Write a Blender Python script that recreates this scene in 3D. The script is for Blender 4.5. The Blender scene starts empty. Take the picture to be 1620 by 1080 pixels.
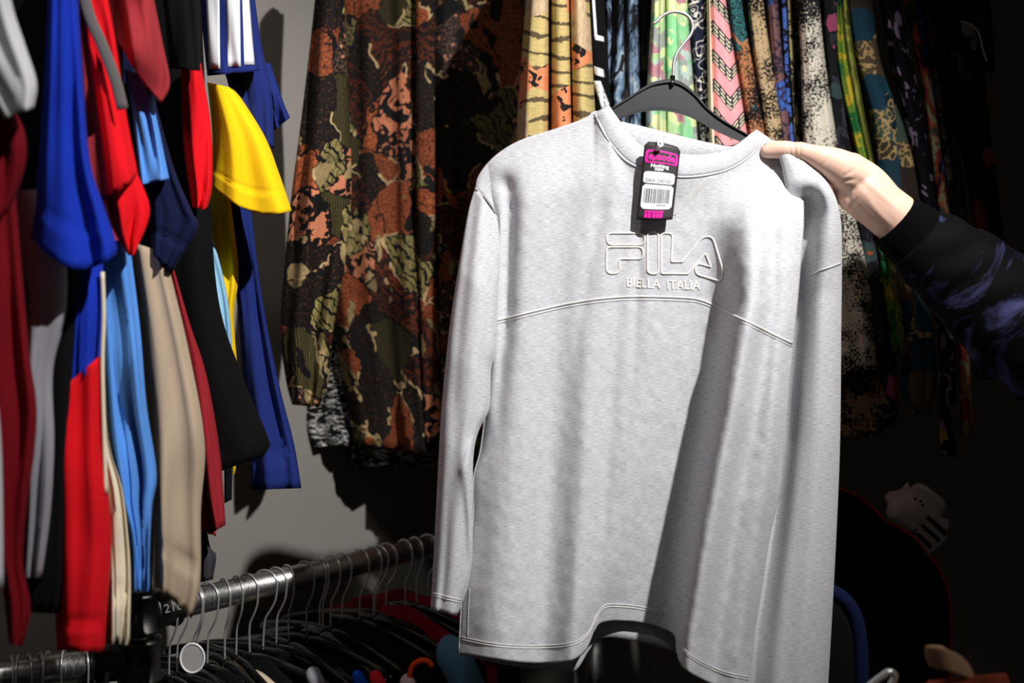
import bpy, bmesh, math, random
import numpy as np
from mathutils import Vector, Matrix, noise as mnoise
from mathutils.bvhtree import BVHTree

scene = bpy.context.scene
COL = scene.collection
R = math.radians
# ------------------------------------------------------------------ camera, world, lights, exposure
F = 1575.0          # focal length in pixels of the 1620 x 1080 frame (35 mm lens)
CZ = 1.41           # eye height
cam_d = bpy.data.cameras.new('camera')
cam_d.lens = 35.0; cam_d.sensor_width = 36.0; cam_d.clip_start = 0.02
cam_d.dof.use_dof = True; cam_d.dof.focus_distance = 1.42; cam_d.dof.aperture_fstop = 3.2
cam = bpy.data.objects.new('camera', cam_d); COL.objects.link(cam)
cam.location = (0, 0, CZ); cam.rotation_euler = (R(90), 0, 0)
scene.camera = cam

world = bpy.data.worlds.new('world'); scene.world = world; world.use_nodes = True
bg = world.node_tree.nodes['Background']
bg.inputs[0].default_value = (1.0, 0.93, 0.87, 1); bg.inputs[1].default_value = 0.030

def spot(name, loc, aim, power, size, blend, radius, col=(1, 1, 1)):
    d = bpy.data.lights.new(name, 'SPOT'); d.energy = power; d.spot_size = R(size); d.spot_blend = blend
    d.shadow_soft_size = radius; d.color = col
    o = bpy.data.objects.new(name, d); COL.objects.link(o); o.location = loc
    o.rotation_euler = (Vector(aim) - Vector(loc)).to_track_quat('-Z', 'Y').to_euler()
    return o
spot('ceiling_spot', (0.80, 0.12, CZ + 1.36), (0.02, 1.42, CZ + 0.30), 265, 60, 0.85, 0.020, (1.0, 0.985, 0.97))
spot('ceiling_spot_wall', (-0.28, 0.15, CZ + 1.5), (-0.36, 1.8, CZ + 0.15), 22, 62, 0.9, 0.10, (1.0, 0.96, 0.92))

vs = scene.view_settings
vs.view_transform = 'Standard'; vs.look = 'None'; vs.gamma = 1.0; vs.use_curve_mapping = False
vs.exposure = 0.0

# ------------------------------------------------------------------ helpers
def W(px, py, Y):
    return Vector(((px - 810.0) / F * Y, Y, CZ - (py - 540.0) / F * Y))

def lin(c):
    c = c / 255.0
    return c / 12.92 if c <= 0.04045 else ((c + 0.055) / 1.055) ** 2.4
def rgb(r, g, b): return (lin(r), lin(g), lin(b), 1.0)

def spline(pts, m):
    """smooth curve through the points, resampled to m points of even length"""
    P = np.array(pts, float)
    if len(P) == 2:
        t = np.linspace(0, 1, m)[:, None]; return P[0] * (1 - t) + P[1] * t
    Q = np.vstack([2 * P[0] - P[1], P, 2 * P[-1] - P[-2]]); out = []
    for i in range(1, len(Q) - 2):
        p0, p1, p2, p3 = Q[i - 1], Q[i], Q[i + 1], Q[i + 2]
        for u in np.linspace(0, 1, 12, endpoint=False):
            out.append(0.5 * ((2 * p1) + (-p0 + p2) * u + (2 * p0 - 5 * p1 + 4 * p2 - p3) * u * u + (-p0 + 3 * p1 - 3 * p2 + p3) * u ** 3))
    out.append(P[-1]); out = np.array(out)
    d = np.concatenate([[0], np.cumsum(np.linalg.norm(np.diff(out, axis=0), axis=1))])
    s = np.linspace(0, d[-1], m)
    return np.stack([np.interp(s, d, out[:, k]) for k in range(out.shape[1])], 1)

def interp(y, table):
    ys = [a for a, _ in table]; xs = [b for _, b in table]
    return float(np.interp(y, ys, xs))
def sig(x):
    return 1.0 / (1.0 + math.exp(-max(-40, min(40, x))))

def make(name, verts, faces, mat, parent=None, uvs=None, smooth=True):
    me = bpy.data.meshes.new(name)
    me.from_pydata([tuple(v) for v in verts], [], faces); me.update()
    if uvs is not None:
        ul = me.uv_layers.new(name='uv')
        li = np.empty(len(me.loops), np.int32); me.loops.foreach_get('vertex_index', li)
        arr = np.array(uvs, np.float32)[li]
        ul.data.foreach_set('uv', arr.ravel())
    if smooth:
        me.polygons.foreach_set('use_smooth', [True] * len(me.polygons))
    me.materials.append(mat)
    o = bpy.data.objects.new(name, me); COL.objects.link(o)
    if parent is not None: child(o, parent)
    return o

def child(o, parent):
    o.parent = parent
    p = parent; off = Vector((0, 0, 0))
    while p is not None:
        off += Vector(p.location); p = p.parent
    o.matrix_parent_inverse = Matrix.Translation(-off)
    return o

def tag(o, label=None, cat=None, group=None, kind=None):
    if label: o['label'] = label
    if cat: o['category'] = cat
    if group: o['group'] = group
    if kind: o['kind'] = kind
    return o

def thing(name, label, cat, loc, group=None):
    o = bpy.data.objects.new(name, None); COL.objects.link(o); o.location = loc
    o.empty_display_size = 0.05
    return tag(o, label, cat, group)

def box_vf(lo, hi):
    x0, y0, z0 = lo; x1, y1, z1 = hi
    v = [(x0,y0,z0),(x1,y0,z0),(x1,y1,z0),(x0,y1,z0),(x0,y0,z1),(x1,y0,z1),(x1,y1,z1),(x0,y1,z1)]
    f = [(0,3,2,1),(4,5,6,7),(0,1,5,4),(1,2,6,5),(2,3,7,6),(3,0,4,7)]
    return v, f

def sweep(path, r, n=8, flat=None, closed=False, cap=True):
    """tube along a path of Vectors; r number or list; flat=(axis Vector, factor)"""
    P = [Vector(p) for p in path]; m = len(P); vs_, fs = [], []
    rr = r if isinstance(r, (list, tuple, np.ndarray)) else [r] * m
    up = None
    for i in range(m):
        a = P[(i - 1) % m] if (closed or i > 0) else P[i]
        b = P[(i + 1) % m] if (closed or i < m - 1) else P[i]
        t = (b - a)
        t = t.normalized() if t.length > 1e-9 else Vector((0, 0, 1))
        if up is None:
            up = Vector((0, 0, 1)) if abs(t.z) < 0.9 else Vector((1, 0, 0))
        s = t.cross(up)
        s = s.normalized() if s.length > 1e-6 else Vector((1, 0, 0))
        up = s.cross(t).normalized()
        for j in range(n):
            th = 2 * math.pi * j / n
            d = (s * math.cos(th) + up * math.sin(th)) * rr[i]
            if flat is not None:
                ax, k = flat; d -= ax * (d.dot(ax) * (1 - k))
            vs_.append(P[i] + d)
    for i in range(m if closed else m - 1):
        for j in range(n):
            a, b = i * n + j, i * n + (j + 1) % n
            i2 = (i + 1) % m
            fs.append((a, b, i2 * n + (j + 1) % n, i2 * n + j))
    if cap and not closed:
        fs.append(tuple(reversed(range(n)))); fs.append(tuple(range((m - 1) * n, m * n)))
    return vs_, fs

def merge(parts):
    V, Fc = [], []
    for v, f in parts:
        o = len(V); V += list(v); Fc += [tuple(i + o for i in q) for q in f]
    return V, Fc

# ------------------------------------------------------------------ materials
class NB:
    def __init__(self, name, rough=0.9, coord='UV', scale=1.0, sheen=0.0, metal=0.0, spec=0.3):
        m = bpy.data.materials.new(name); m.use_nodes = True; self.m = m; self.t = m.node_tree
        self.b = self.t.nodes['Principled BSDF']
        self.b.inputs['Roughness'].default_value = rough; self.b.inputs['Metallic'].default_value = metal
        self.b.inputs['Specular IOR Level'].default_value = spec
        if sheen: self.b.inputs['Sheen Weight'].default_value = sheen
        tc = self.t.nodes.new('ShaderNodeTexCoord')
        mp = self.t.nodes.new('ShaderNodeMapping'); self.t.links.new(tc.outputs[coord], mp.inputs[0])
        mp.inputs['Scale'].default_value = (scale, scale, scale)
        self.vec = mp.outputs[0]
    def link(self, a, b): self.t.links.new(a, b)
    def put(self, sock, v):
        if hasattr(v, 'is_linked') or isinstance(v, bpy.types.NodeSocket): self.link(v, sock)
        elif isinstance(v, (tuple, list)): sock.default_value = v if len(v) == len(sock.default_value) else tuple(v) + (1,)
        else: sock.default_value = v
    def map(self, vec=None, scale=(1, 1, 1), rot=0.0, loc=(0, 0, 0)):
        n = self.t.nodes.new('ShaderNodeMapping'); self.link(vec or self.vec, n.inputs[0])
        n.inputs['Scale'].default_value = scale; n.inputs['Rotation'].default_value = (0, 0, rot); n.inputs['Location'].default_value = loc
        return n.outputs[0]
    def noise(self, scale, detail=2, vec=None, out=0, rough=0.5, dist=0.0):
        n = self.t.nodes.new('ShaderNodeTexNoise'); self.link(vec or self.vec, n.inputs['Vector'])
        n.inputs['Scale'].default_value = scale; n.inputs['Detail'].default_value = detail
        n.inputs['Roughness'].default_value = rough; n.inputs['Distortion'].default_value = dist
        return n.outputs[out]
    def voro(self, scale, vec=None, feature='F1', dist='EUCLIDEAN', out='Distance', rand=1.0):
        n = self.t.nodes.new('ShaderNodeTexVoronoi'); n.feature = feature
        if feature not in ('DISTANCE_TO_EDGE', 'N_SPHERE_RADIUS'): n.distance = dist
        self.link(vec or self.vec, n.inputs['Vector']); n.inputs['Scale'].default_value = scale
        n.inputs['Randomness'].default_value = rand
        return n.outputs[out]
    def wave(self, scale, vec=None, dist=2.0, typ='BANDS', direction='Y', dscale=1.0):
        n = self.t.nodes.new('ShaderNodeTexWave'); n.wave_type = typ
        if typ == 'BANDS': n.bands_direction = direction
        self.link(vec or self.vec, n.inputs['Vector']); n.inputs['Scale'].default_value = scale
        n.inputs['Distortion'].default_value = dist; n.inputs['Detail Scale'].default_value = dscale
        return n.outputs['Fac']
    def ramp(self, fac, stops, const=True):
        n = self.t.nodes.new('ShaderNodeValToRGB'); n.color_ramp.interpolation = 'CONSTANT' if const else 'LINEAR'
        e = n.color_ramp.elements
        while len(e) < len(stops): e.new(0.5)
        for k, (p, c) in enumerate(stops):
            e[k].position = p; e[k].color = c if isinstance(c, tuple) else (c, c, c, 1)
        self.put(n.inputs[0], fac); return n.outputs[0]
    def mix(self, fac, a, b, typ='MIX'):
        n = self.t.nodes.new('ShaderNodeMixRGB'); n.blend_type = typ
        self.put(n.inputs[0], fac); self.put(n.inputs[1], a); self.put(n.inputs[2], b); return n.outputs[0]
    def math(self, op, a, b=0.0):
        n = self.t.nodes.new('ShaderNodeMath'); n.operation = op
        self.put(n.inputs[0], a); self.put(n.inputs[1], b); return n.outputs[0]
    def lt(self, a, b): return self.math('LESS_THAN', a, b)
    def gt(self, a, b): return self.math('GREATER_THAN', a, b)
    def sep(self, v):
        n = self.t.nodes.new('ShaderNodeSeparateXYZ'); self.link(v, n.inputs[0]); return n.outputs
    def warp(self, amt, scale, vec=None):
        v = vec or self.vec
        nz = self.noise(scale, 2, v, 1)
        n = self.t.nodes.new('ShaderNodeVectorMath'); n.operation = 'MULTIPLY_ADD'
        self.link(nz, n.inputs[0]); n.inputs[1].default_value = (amt, amt, amt); self.link(v, n.inputs[2])
        return n.outputs[0]
    def bump(self, h, strength=0.3, dist=0.001):
        n = self.t.nodes.new('ShaderNodeBump'); n.inputs['Strength'].default_value = strength; n.inputs['Distance'].default_value = dist
        self.link(h, n.inputs['Height']); self.link(n.outputs[0], self.b.inputs['Normal'])
    def done(self, col):
        self.put(self.b.inputs['Base Color'], col); return self.m

def plain(name, c, rough=0.9, metal=0.0, spec=0.3, coord='Object', var=0.12, nscale=60, bump=0.0):
    n = NB(name, rough, coord, 1.0, 0, metal, spec)
    nz = n.noise(nscale, 3)
    d = tuple(x * (1 - var) for x in c[:3]) + (1,)
    if bump: n.bump(n.noise(nscale * 8, 2), bump, 0.001)
    return n.done(n.mix(nz, d, c))

def fabric(name, c, var=0.2, weave=900, bump=0.35):
    """knitted or woven cloth of one colour: fine vertical-horizontal grain and a slow tone change"""
    n = NB(name, 0.95, 'UV', 1.0, 0.0, 0, 0.15)
    g = n.noise(1.0, 2, n.map(None, (weave * 0.5, weave, 1)))
    s = n.noise(14, 2)
    d = tuple(x * (1 - var) for x in c[:3]) + (1,)
    col = n.mix(g, d, c); col = n.mix(n.math('MULTIPLY', s, 0.25), col, d)
    n.bump(g, bump, 0.0006)
    return n.done(col)

BLK = rgb(14, 13, 15)
def m_jungle(name, seed, sc=1.0, bright=1.0):
    """collage of scales, feathers, rings, spots and shells in rust, olive and black"""
    n = NB(name, 0.85, 'UV', 1.0, 0, 0, 0.2)
    base = n.map(None, (1, 0.75, 1), 0, (seed * 1.7, seed * 0.9, seed))
    wv = n.warp(0.16, 7, n.warp(0.025, 40, base)); wf = n.warp(0.03, 16, base)
    cid = n.sep(n.voro(13 * sc, wv, 'F1', 'EUCLIDEAN', 'Color')); cell, tone = cid[0], cid[1]
    edge = n.voro(13 * sc, wv, 'DISTANCE_TO_EDGE')
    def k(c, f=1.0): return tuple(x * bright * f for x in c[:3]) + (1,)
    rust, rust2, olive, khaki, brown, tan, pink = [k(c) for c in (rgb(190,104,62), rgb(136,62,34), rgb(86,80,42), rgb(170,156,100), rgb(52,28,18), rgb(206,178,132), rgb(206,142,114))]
    fine = n.noise(220, 4, base)
    scales = n.mix(n.lt(n.voro(105, n.map(wf, (1, 1.4, 1)), 'DISTANCE_TO_EDGE'), 0.05), n.mix(n.noise(34, 3), rust, rust2), brown)
    st = n.wave(30, n.warp(0.05, 13, base), 6.0, 'BANDS', 'DIAGONAL', 2.0)
    hair = n.noise(1, 3, n.map(wf, (420, 70, 1), 0.7))
    feath = n.mix(n.gt(st, 0.80), n.mix(n.ramp(hair, [(0.35, 0.0), (0.65, 1.0)], False), olive, khaki), BLK)
    rings = n.mix(n.gt(n.wave(30, wv, 9.0, 'RINGS', 'X', 2.0), 0.62), k(rgb(34,20,14)), n.mix(n.noise(60), rust2, brown))
    spots = n.mix(n.lt(n.voro(75, wf), 0.25), n.mix(n.gt(fine, 0.5), rgb(26,20,20), k(rgb(96,74,64))), pink)
    lines = n.mix(n.gt(n.wave(75, n.warp(0.03, 14, base), 2.0, 'BANDS', 'X'), 0.5), k(rgb(28,24,14)), k(olive, 0.8))
    zebra = n.mix(n.gt(n.noise(46, 3, base, 0, 0.5, 1.2), 0.5), n.mix(hair, pink, rust), BLK)
    dark = n.mix(n.gt(fine, 0.6), k(rgb(22,17,15)), k(rgb(74,48,34)))
    col = scales
    for lim, layer in ((0.18, feath), (0.34, rings), (0.48, dark), (0.62, spots), (0.71, lines), (0.81, zebra), (0.91, dark)):
        col = n.mix(n.gt(cell, lim), col, layer)
    wing = n.voro(22 * sc, n.map(wv, (1.5, 0.8, 1), 0.8, (7, 2, 0)), 'F1', 'EUCLIDEAN'); wid = n.sep(n.voro(22 * sc, n.map(wv, (1.5, 0.8, 1), 0.8, (7, 2, 0)), 'F1', 'EUCLIDEAN', 'Color'))
    col = n.mix(n.math('MULTIPLY', n.lt(wing, 0.42), n.gt(wid[0], 0.74)), col, n.mix(n.gt(wid[1], 0.5), BLK, n.mix(hair, olive, tan)))
    col = n.mix(n.lt(edge, 0.022), col, n.mix(n.gt(n.noise(20, 2, base), 0.56), BLK, tan))
    col = n.mix(n.math('MULTIPLY', tone, 0.55), col, k(rgb(18,13,11)))
    col = n.mix(0.45, col, n.mix(fine, rgb(40,32,26), rgb(250,240,225)), 'SOFT_LIGHT')
    n.bump(n.noise(900, 1), 0.2, 0.0004)
    return n.done(col)

def m_tiger(name, seed):
    n = NB(name, 0.85, 'UV', 1.0, 0, 0, 0.2)
    base = n.map(None, (1, 1, 1), 0, (seed, seed * 2.1, 0))
    wv = n.warp(0.03, 12, base)
    g = n.mix(n.noise(1, 3, n.map(base, (60, 500, 1))), rgb(150,124,70), rgb(224,204,140))
    stripe = n.gt(n.math('ADD', n.wave(10, n.warp(0.05, 9, base), 4.0, 'BANDS', 'Y', 1.6), n.math('MULTIPLY', n.noise(190, 4, base), 0.5)), 1.14)
    c = n.mix(n.math('MULTIPLY', stripe, 0.85), g, rgb(48,36,36))
    cell = n.sep(n.voro(12, wv, 'F1', 'EUCLIDEAN', 'Color'))[0]
    orange = n.mix(n.gt(n.noise(30, 3, base, 0, 0.5, 1.0), 0.55), n.mix(n.noise(70), rgb(206,112,66), rgb(226,150,110)), rgb(26,22,24))
    c = n.mix(n.gt(cell, 0.58), c, orange)
    c = n.mix(n.gt(cell, 0.84), c, n.mix(n.noise(1, 3, n.map(base, (600, 60, 1))), rgb(120,64,34), rgb(240,220,180)))
    return n.done(c)

def m_speckle(name, seed, light, dark, thr=0.5, sc=210, low=None):
    n = NB(name, 0.9, 'UV', 1.0, 0, 0, 0.2)
    base = n.map(None, (1, 1, 1), 0, (seed, seed * 1.3, 0))
    f = n.noise(sc, 4, base, 0, 0.65); lo = n.noise(16, 2, base)
    c = n.mix(n.gt(n.math('ADD', f, n.math('MULTIPLY', n.math('SUBTRACT', lo, 0.5), 0.8)), thr), light, dark)
    if low: c = n.mix(n.gt(n.noise(9, 2, n.map(base, (1, 0.6, 1), 0.5, (3, 1, 0))), 0.55), c, n.mix(n.gt(f, 0.52), low, dark))
    return n.done(c)

def m_patch(name, seed, cols, sc=22, lines=True):
    n = NB(name, 0.9, 'UV', 1.0, 0, 0, 0.2)
    base = n.map(None, (1.0, 0.8, 1), 0.06, (seed, seed * 1.3, 0))
    cell = n.sep(n.voro(sc, base, 'F1', 'CHEBYCHEV', 'Color', 0.55))[0]
    st = [(i / len(cols), c) for i, c in enumerate(cols)]
    c = n.ramp(cell, st)
    c = n.mix(n.math('MULTIPLY', n.noise(1, 3, n.map(base, (300, 900, 1))), 0.6), c, rgb(20,20,24))
    if lines:
        c2 = n.mix(n.gt(n.wave(90, base, 1.0, 'BANDS', 'Y'), 0.7), c, rgb(30,24,20))
        c = n.mix(n.gt(n.sep(n.voro(sc, base, 'F1', 'CHEBYCHEV', 'Color', 0.55))[1], 0.7), c, c2)
        orn = n.mix(n.gt(n.math('ABSOLUTE', n.math('SUBTRACT', n.noise(70, 1, base), 0.5)), 0.05), rgb(210,176,120), c)
        c = n.mix(n.gt(n.sep(n.voro(sc, base, 'F1', 'CHEBYCHEV', 'Color', 0.55))[2], 0.78), c, orn)
    return n.done(c)

def m_geo(name, seed, cols, sc=30):
    n = NB(name, 0.9, 'UV', 1.0, 0, 0, 0.2)
    base = n.map(None, (1.3, 1, 1), 0.6, (seed, seed * 1.3, 0))
    cell = n.sep(n.voro(sc, base, 'F1', 'MANHATTAN', 'Color', 1.0))[0]
    c = n.ramp(cell, [(i / len(cols), q) for i, q in enumerate(cols)])
    cell2 = n.sep(n.voro(sc * 1.7, n.map(base, (1, 1, 1), 0.9), 'F1', 'CHEBYCHEV', 'Color', 1.0))
    c = n.mix(n.gt(cell2[1], 0.62), c, n.ramp(cell2[0], [(i / len(cols), q) for i, q in enumerate(reversed(cols))]))
    return n.done(n.mix(n.math('MULTIPLY', n.noise(60, 3), 0.35), c, rgb(240,240,220)))

def m_floral(name, seed, ground, cols, sc=20, size=0.36, extra=None):
    n = NB(name, 0.9, 'UV', 1.0, 0, 0, 0.2)
    base = n.map(None, (1, 0.8, 1), 0, (seed, seed * 1.3, 0))
    wv = n.warp(0.035, 35, base)
    d = n.voro(sc, wv); cid = n.sep(n.voro(sc, wv, 'F1', 'EUCLIDEAN', 'Color'))
    c = ground
    if extra: c = n.mix(n.gt(n.noise(22, 3, n.map(base, (1.6, 0.8, 1), 0.5), 0, 0.6, 1.5), 0.56), c, extra)
    petal = n.ramp(cid[0], [(i / len(cols), q) for i, q in enumerate(cols)])
    petal = n.mix(n.lt(d, 0.10), petal, rgb(190,90,40))
    c = n.mix(n.math('MULTIPLY', n.lt(d, size), n.gt(cid[1], 0.42)), c, petal)
    return n.done(n.mix(n.math('MULTIPLY', n.noise(120, 3), 0.4), c, rgb(12,12,14)))

def m_camo(name, seed, stops, sc=16, dist=1.0, stretch=(1, 0.5, 1)):
    n = NB(name, 0.9, 'UV', 1.0, 0, 0, 0.2)
    f = n.noise(sc, 4, n.map(None, stretch, 0.3, (seed, seed * 1.3, 0)), 0, 0.6, dist)
    return n.done(n.ramp(f, stops))

def m_scribble(name, seed):
    n = NB(name, 0.9, 'UV', 1.0, 0, 0, 0.2)
    base = n.map(None, (1, 1, 1), 0.4, (seed, seed, 0))
    f = n.noise(26, 1, base, 0, 0.5, 2.0); g = n.noise(19, 1, n.map(base, (1, 1, 1), 1.2, (5, 3, 0)), 0, 0.5, 2.0)
    a = n.lt(n.math('ABSOLUTE', n.math('SUBTRACT', f, 0.5)), 0.012); b = n.lt(n.math('ABSOLUTE', n.math('SUBTRACT', g, 0.47)), 0.012)
    return n.done(n.mix(n.math('MAXIMUM', a, b), rgb(22,26,44), rgb(224,216,206)))

def m_chevron(name):
    n = NB(name, 0.9, 'UV', 1.0, 0, 0, 0.2)
    s = n.sep(n.warp(0.004, 60))
    u = n.math('ABSOLUTE', n.math('SUBTRACT', n.math('FRACT', n.math('MULTIPLY', s[0], 17.0)), 0.5))
    v = n.math('FRACT', n.math('ADD', n.math('MULTIPLY', s[1], 19.0), n.math('MULTIPLY', u, 1.4)))
    fine = n.math('FRACT', n.math('MULTIPLY', v, 7.0))
    zig = n.mix(n.gt(fine, 0.45), rgb(236,222,190), rgb(26,30,50))
    zig = n.mix(n.gt(n.math('FRACT', n.math('MULTIPLY', s[0], 90)), 0.75), zig, rgb(26,30,50))
    c = n.mix(n.gt(v, 0.52), n.mix(n.noise(40), rgb(240,150,158), rgb(250,172,170)), zig)
    return n.done(c)

def m_heather():
    n = NB('grey_marl_fleece', 0.96, 'UV', 1.0, 0.15, 0, 0.1)
    a = n.noise(1.0, 3, n.map(None, (110, 1100, 1)), 0, 0.65); b = n.noise(1.0, 2, n.map(None, (420, 900, 1), 0, (2, 5, 0)))
    c = n.ramp(a, [(0.30, rgb(152,152,156)), (0.48, rgb(190,190,193)), (0.68, rgb(216,216,218))], False)
    c = n.mix(n.math('MULTIPLY', b, 0.4), c, rgb(178,178,182))
    n.bump(n.noise(1.0, 2, n.map(None, (900, 1400, 1))), 0.25, 0.0006)
    return n.done(c)

M = {}
M['heather'] = m_heather()
M['thread'] = plain('white_thread', rgb(238,232,226), 0.8, var=0.05)
M['cover'] = plain('grey_white_thread', rgb(218,216,214), 0.85, var=0.08)
M['seam'] = fabric('grey_seam', rgb(196,196,198), 0.1)
M['wall'] = NB('painted_plaster', 0.9, 'Object', 1, 0, 0, 0.2)
_w = M['wall']; _w.bump(_w.noise(260, 3), 0.5, 0.002); M['wall'] = _w.done(_w.mix(_w.noise(2.5, 3), rgb(136,131,125), rgb(150,145,139)))
M['floor'] = plain('dark_floor', rgb(58,52,48), 0.7, nscale=8)
M['black_plastic'] = plain('black_plastic', rgb(30,30,34), 0.42, 0, 0.5, var=0.1, nscale=150)
M['hanger_gloss'] = plain('gloss_black_plastic', rgb(14,14,15), 0.16, 0, 0.6, var=0.1)
M['chrome'] = plain('steel_wire', rgb(226,224,224), 0.3, 0.75, 0.5, var=0.05)
_n = NB('galvanised_tube', 0.32, 'Object', 1, 0, 1.0, 0.5)
_g = _n.noise(1, 4, _n.map(None, (400, 400, 14), 0)); _n.link(_n.ramp(_g, [(0.2, 0.22), (0.8, 0.5)], False), _n.b.inputs['Roughness'])
M['tube'] = _n.done(_n.mix(_n.noise(60, 4), rgb(150,148,146), rgb(206,204,202)))
M['cast'] = plain('cast_iron_fitting', rgb(92,90,88), 0.38, 1.0, 0.5, var=0.5, nscale=120, bump=0.4)
M['magenta'] = plain('magenta_print', rgb(238,24,160), 0.5, var=0.05)
M['card'] = plain('black_card', rgb(46,42,42), 0.5, var=0.1)
M['paper'] = plain('white_paper', rgb(236,236,238), 0.6, var=0.03)
M['ink'] = plain('grey_ink', rgb(84,86,92), 0.7, var=0.1)
M['nylon'] = plain('clear_nylon', rgb(236,236,236), 0.3, var=0.02)
def m_skin():
    n = NB('skin', 0.5, 'Object', 1, 0, 0, 0.35)
    c = n.mix(n.noise(26, 3), rgb(226,184,160), rgb(240,208,188))
    c = n.mix(n.math('MULTIPLY', n.noise(70, 2), 0.35), c, rgb(214,150,124))
    n.b.inputs['Subsurface Weight'].default_value = 0.12; n.b.inputs['Subsurface Radius'].default_value = (0.012, 0.004, 0.002); n.b.inputs['Subsurface Scale'].default_value = 0.6
    n.bump(n.noise(420, 3), 0.25, 0.0006)
    return n.done(c)
M['skin'] = m_skin()
M['nail'] = plain('nail', rgb(236,190,172), 0.3, var=0.04)
for k, c in dict(white=(232,232,236), darkred=(120,12,24), greymarl=(150,148,156), royal=(22,52,176), red=(222,18,30), cream=(236,222,196),
                 maroon=(150,46,52), sky=(88,146,224), navy=(30,44,110), black=(8,8,10), yellow=(250,206,22), beige=(176,156,133), brick=(146,34,42),
                 cyan=(150,196,222), midnight=(16,24,58), charcoal=(60,58,62), steelblue=(86,124,152), blue=(20,72,190), coral=(222,44,54), blush=(220,196,200),
                 orange=(250,84,30), tan=(176,140,108), rustcloth=(190,92,64), strap=(96,92,90), sand=(214,196,168)).items():
    M[k] = fabric(k + '_cloth', rgb(*c))
M['navystripe'] = M['white']

# ------------------------------------------------------------------ cloth builders
def tube(name, L, Rr, Y, b, mat, parent=None, m=40, n=36, wr=0.006, seed=0, hem=0.0, sag=0.0, dfun=None, freq=2.0, flat=0.75, wall=0.003, grow=1.0):
    """a hanging tube of cloth (sleeve or garment body) between a left and a right outline; real depth b, open at the bottom"""
    rnd = random.Random(seed * 7 + 3)
    Ls, Rs = spline(L, m), spline(Rr, m)
    Ys = np.interp(np.linspace(0, 1, m), np.linspace(0, 1, len(Y)), Y) if isinstance(Y, (list, tuple)) else np.full(m, Y)
    bs = np.interp(np.linspace(0, 1, m), np.linspace(0, 1, len(b)), b) if isinstance(b, (list, tuple)) else np.full(m, b)
    ph = [rnd.uniform(0, 6.28) for _ in range(5)]; dr = [rnd.uniform(-1.6, 1.6) for _ in range(5)]
    V, U, Fc = [], [], []
    def pt(i, j, shrink=0.0, up=0.0):
        t = i / (m - 1); th = 2 * math.pi * j / n; c, s = math.cos(th), math.sin(th)
        cx = math.copysign(abs(c) ** flat, c); a = 0.5 + 0.5 * cx
        l, r_ = Ls[i], Rs[i]; w = max(np.linalg.norm(r_ - l), 1.0)
        a2 = 0.5 + (a - 0.5) * (1 - shrink / (w * Ys[i] / F) * 2 if w * Ys[i] / F > shrink * 3 else 0.6)
        px, py = l[0] + (r_[0] - l[0]) * a2, l[1] + (r_[1] - l[1]) * a2
        py += sag * math.sin(math.pi * a2) * max(0, t - 0.5) * 2 * (1.0 if s > 0 else 0.75)
        amp = wr * (0.35 + 0.65 * t * grow)
        f = sum(math.sin(6.283 * freq * (0.6 + 0.45 * k) * a + ph[k] + dr[k] * 3 * t) / (1 + 0.5 * k) for k in range(4))
        q = mnoise.noise(Vector((px * 0.02 + seed, py * 0.008, 0.3))) * 1.2
        side = math.sqrt(max(0, 1 - (2 * a - 1) ** 2))
        bb = bs[i] - shrink
        if hem and t > 1 - hem: bb += 0.0025 if (shrink == 0) else 0
        if hem and abs(t - (1 - hem)) < 0.6 / (m - 1): bb -= 0.004
        dy = -bb * s - amp * (f + q) * (0.3 + 0.7 * side) * (1.0 if s >= 0 else 0.8)
        if dfun and s > 0: dy -= dfun(px, py) * min(1, side * 2)
        Yp = Ys[i] + dy
        V.append(W(px, py, Yp)); U.append(((a if s >= 0 else 2 - a) * w * Ys[i] / F + seed * 0.37, CZ - (py - 540) / F * Ys[i]))
    for i in range(m):
        for j in range(n): pt(i, j)
    k = max(2, m // 8); rows = list(range(m))
    for i in [m - 1, m - 1 - k // 2, m - 1 - k]:
        for j in range(n): pt(i, j, wall * (1 if i == m - 1 else 1.3))
        rows.append(i)
    nr = len(rows)
    for i in range(nr - 1):
        for j in range(n):
            a, b_ = i * n + j, i * n + (j + 1) % n
            Fc.append((a, a + n, b_ + n, b_))
    Fc.append(tuple(range(n))); Fc.append(tuple(reversed(range((nr - 1) * n, nr * n))))
    return make(name, V, Fc, mat, parent, U)

def loft(name, rowsP, mat, parent=None, thick=0.003, uvs=None):
    m, n = len(rowsP), len(rowsP[0]); V, U, Fc = [], [], []
    for i in range(m):
        for j in range(n):
            V.append(rowsP[i][j]); U.append(uvs[i][j] if uvs else (rowsP[i][j].x, rowsP[i][j].z))
    for i in range(m - 1):
        for j in range(n - 1):
            a = i * n + j; Fc.append((a, a + n, a + n + 1, a + 1))
    o = make(name, V, Fc, mat, parent, U)
    if thick:
        s = o.modifiers.new('solid', 'SOLIDIFY'); s.thickness = thick; s.offset = -1
    return o

def tris_of(objs):
    V, T = [], []
    for o in objs:
        k = len(V); V += [v.co.copy() for v in o.data.vertices]
        T += [tuple(i + k for i in p.vertices) for p in o.data.polygons]
    return BVHTree.FromPolygons(V, T)
CAM = Vector((0, 0, CZ))
def project(bvh, px, py, eps=0.0006, fallback=1.3):
    d = (W(px, py, 1.0) - CAM).normalized()
    h = bvh.ray_cast(CAM, d)
    if h[0] is None: return None
    return h[0] - d * eps
def stitch(name, pts, bvh, r, mat, parent, m=60, eps=0.0004, closed=False, straight=False):
    P = [project(bvh, p[0], p[1], eps) for p in (spline(pts, m) if not straight else pts)]
    P = [p for p in P if p is not None]
    v, f = sweep(P, r, 5, closed=closed)
    return make(name, v, f, mat, parent)

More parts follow.
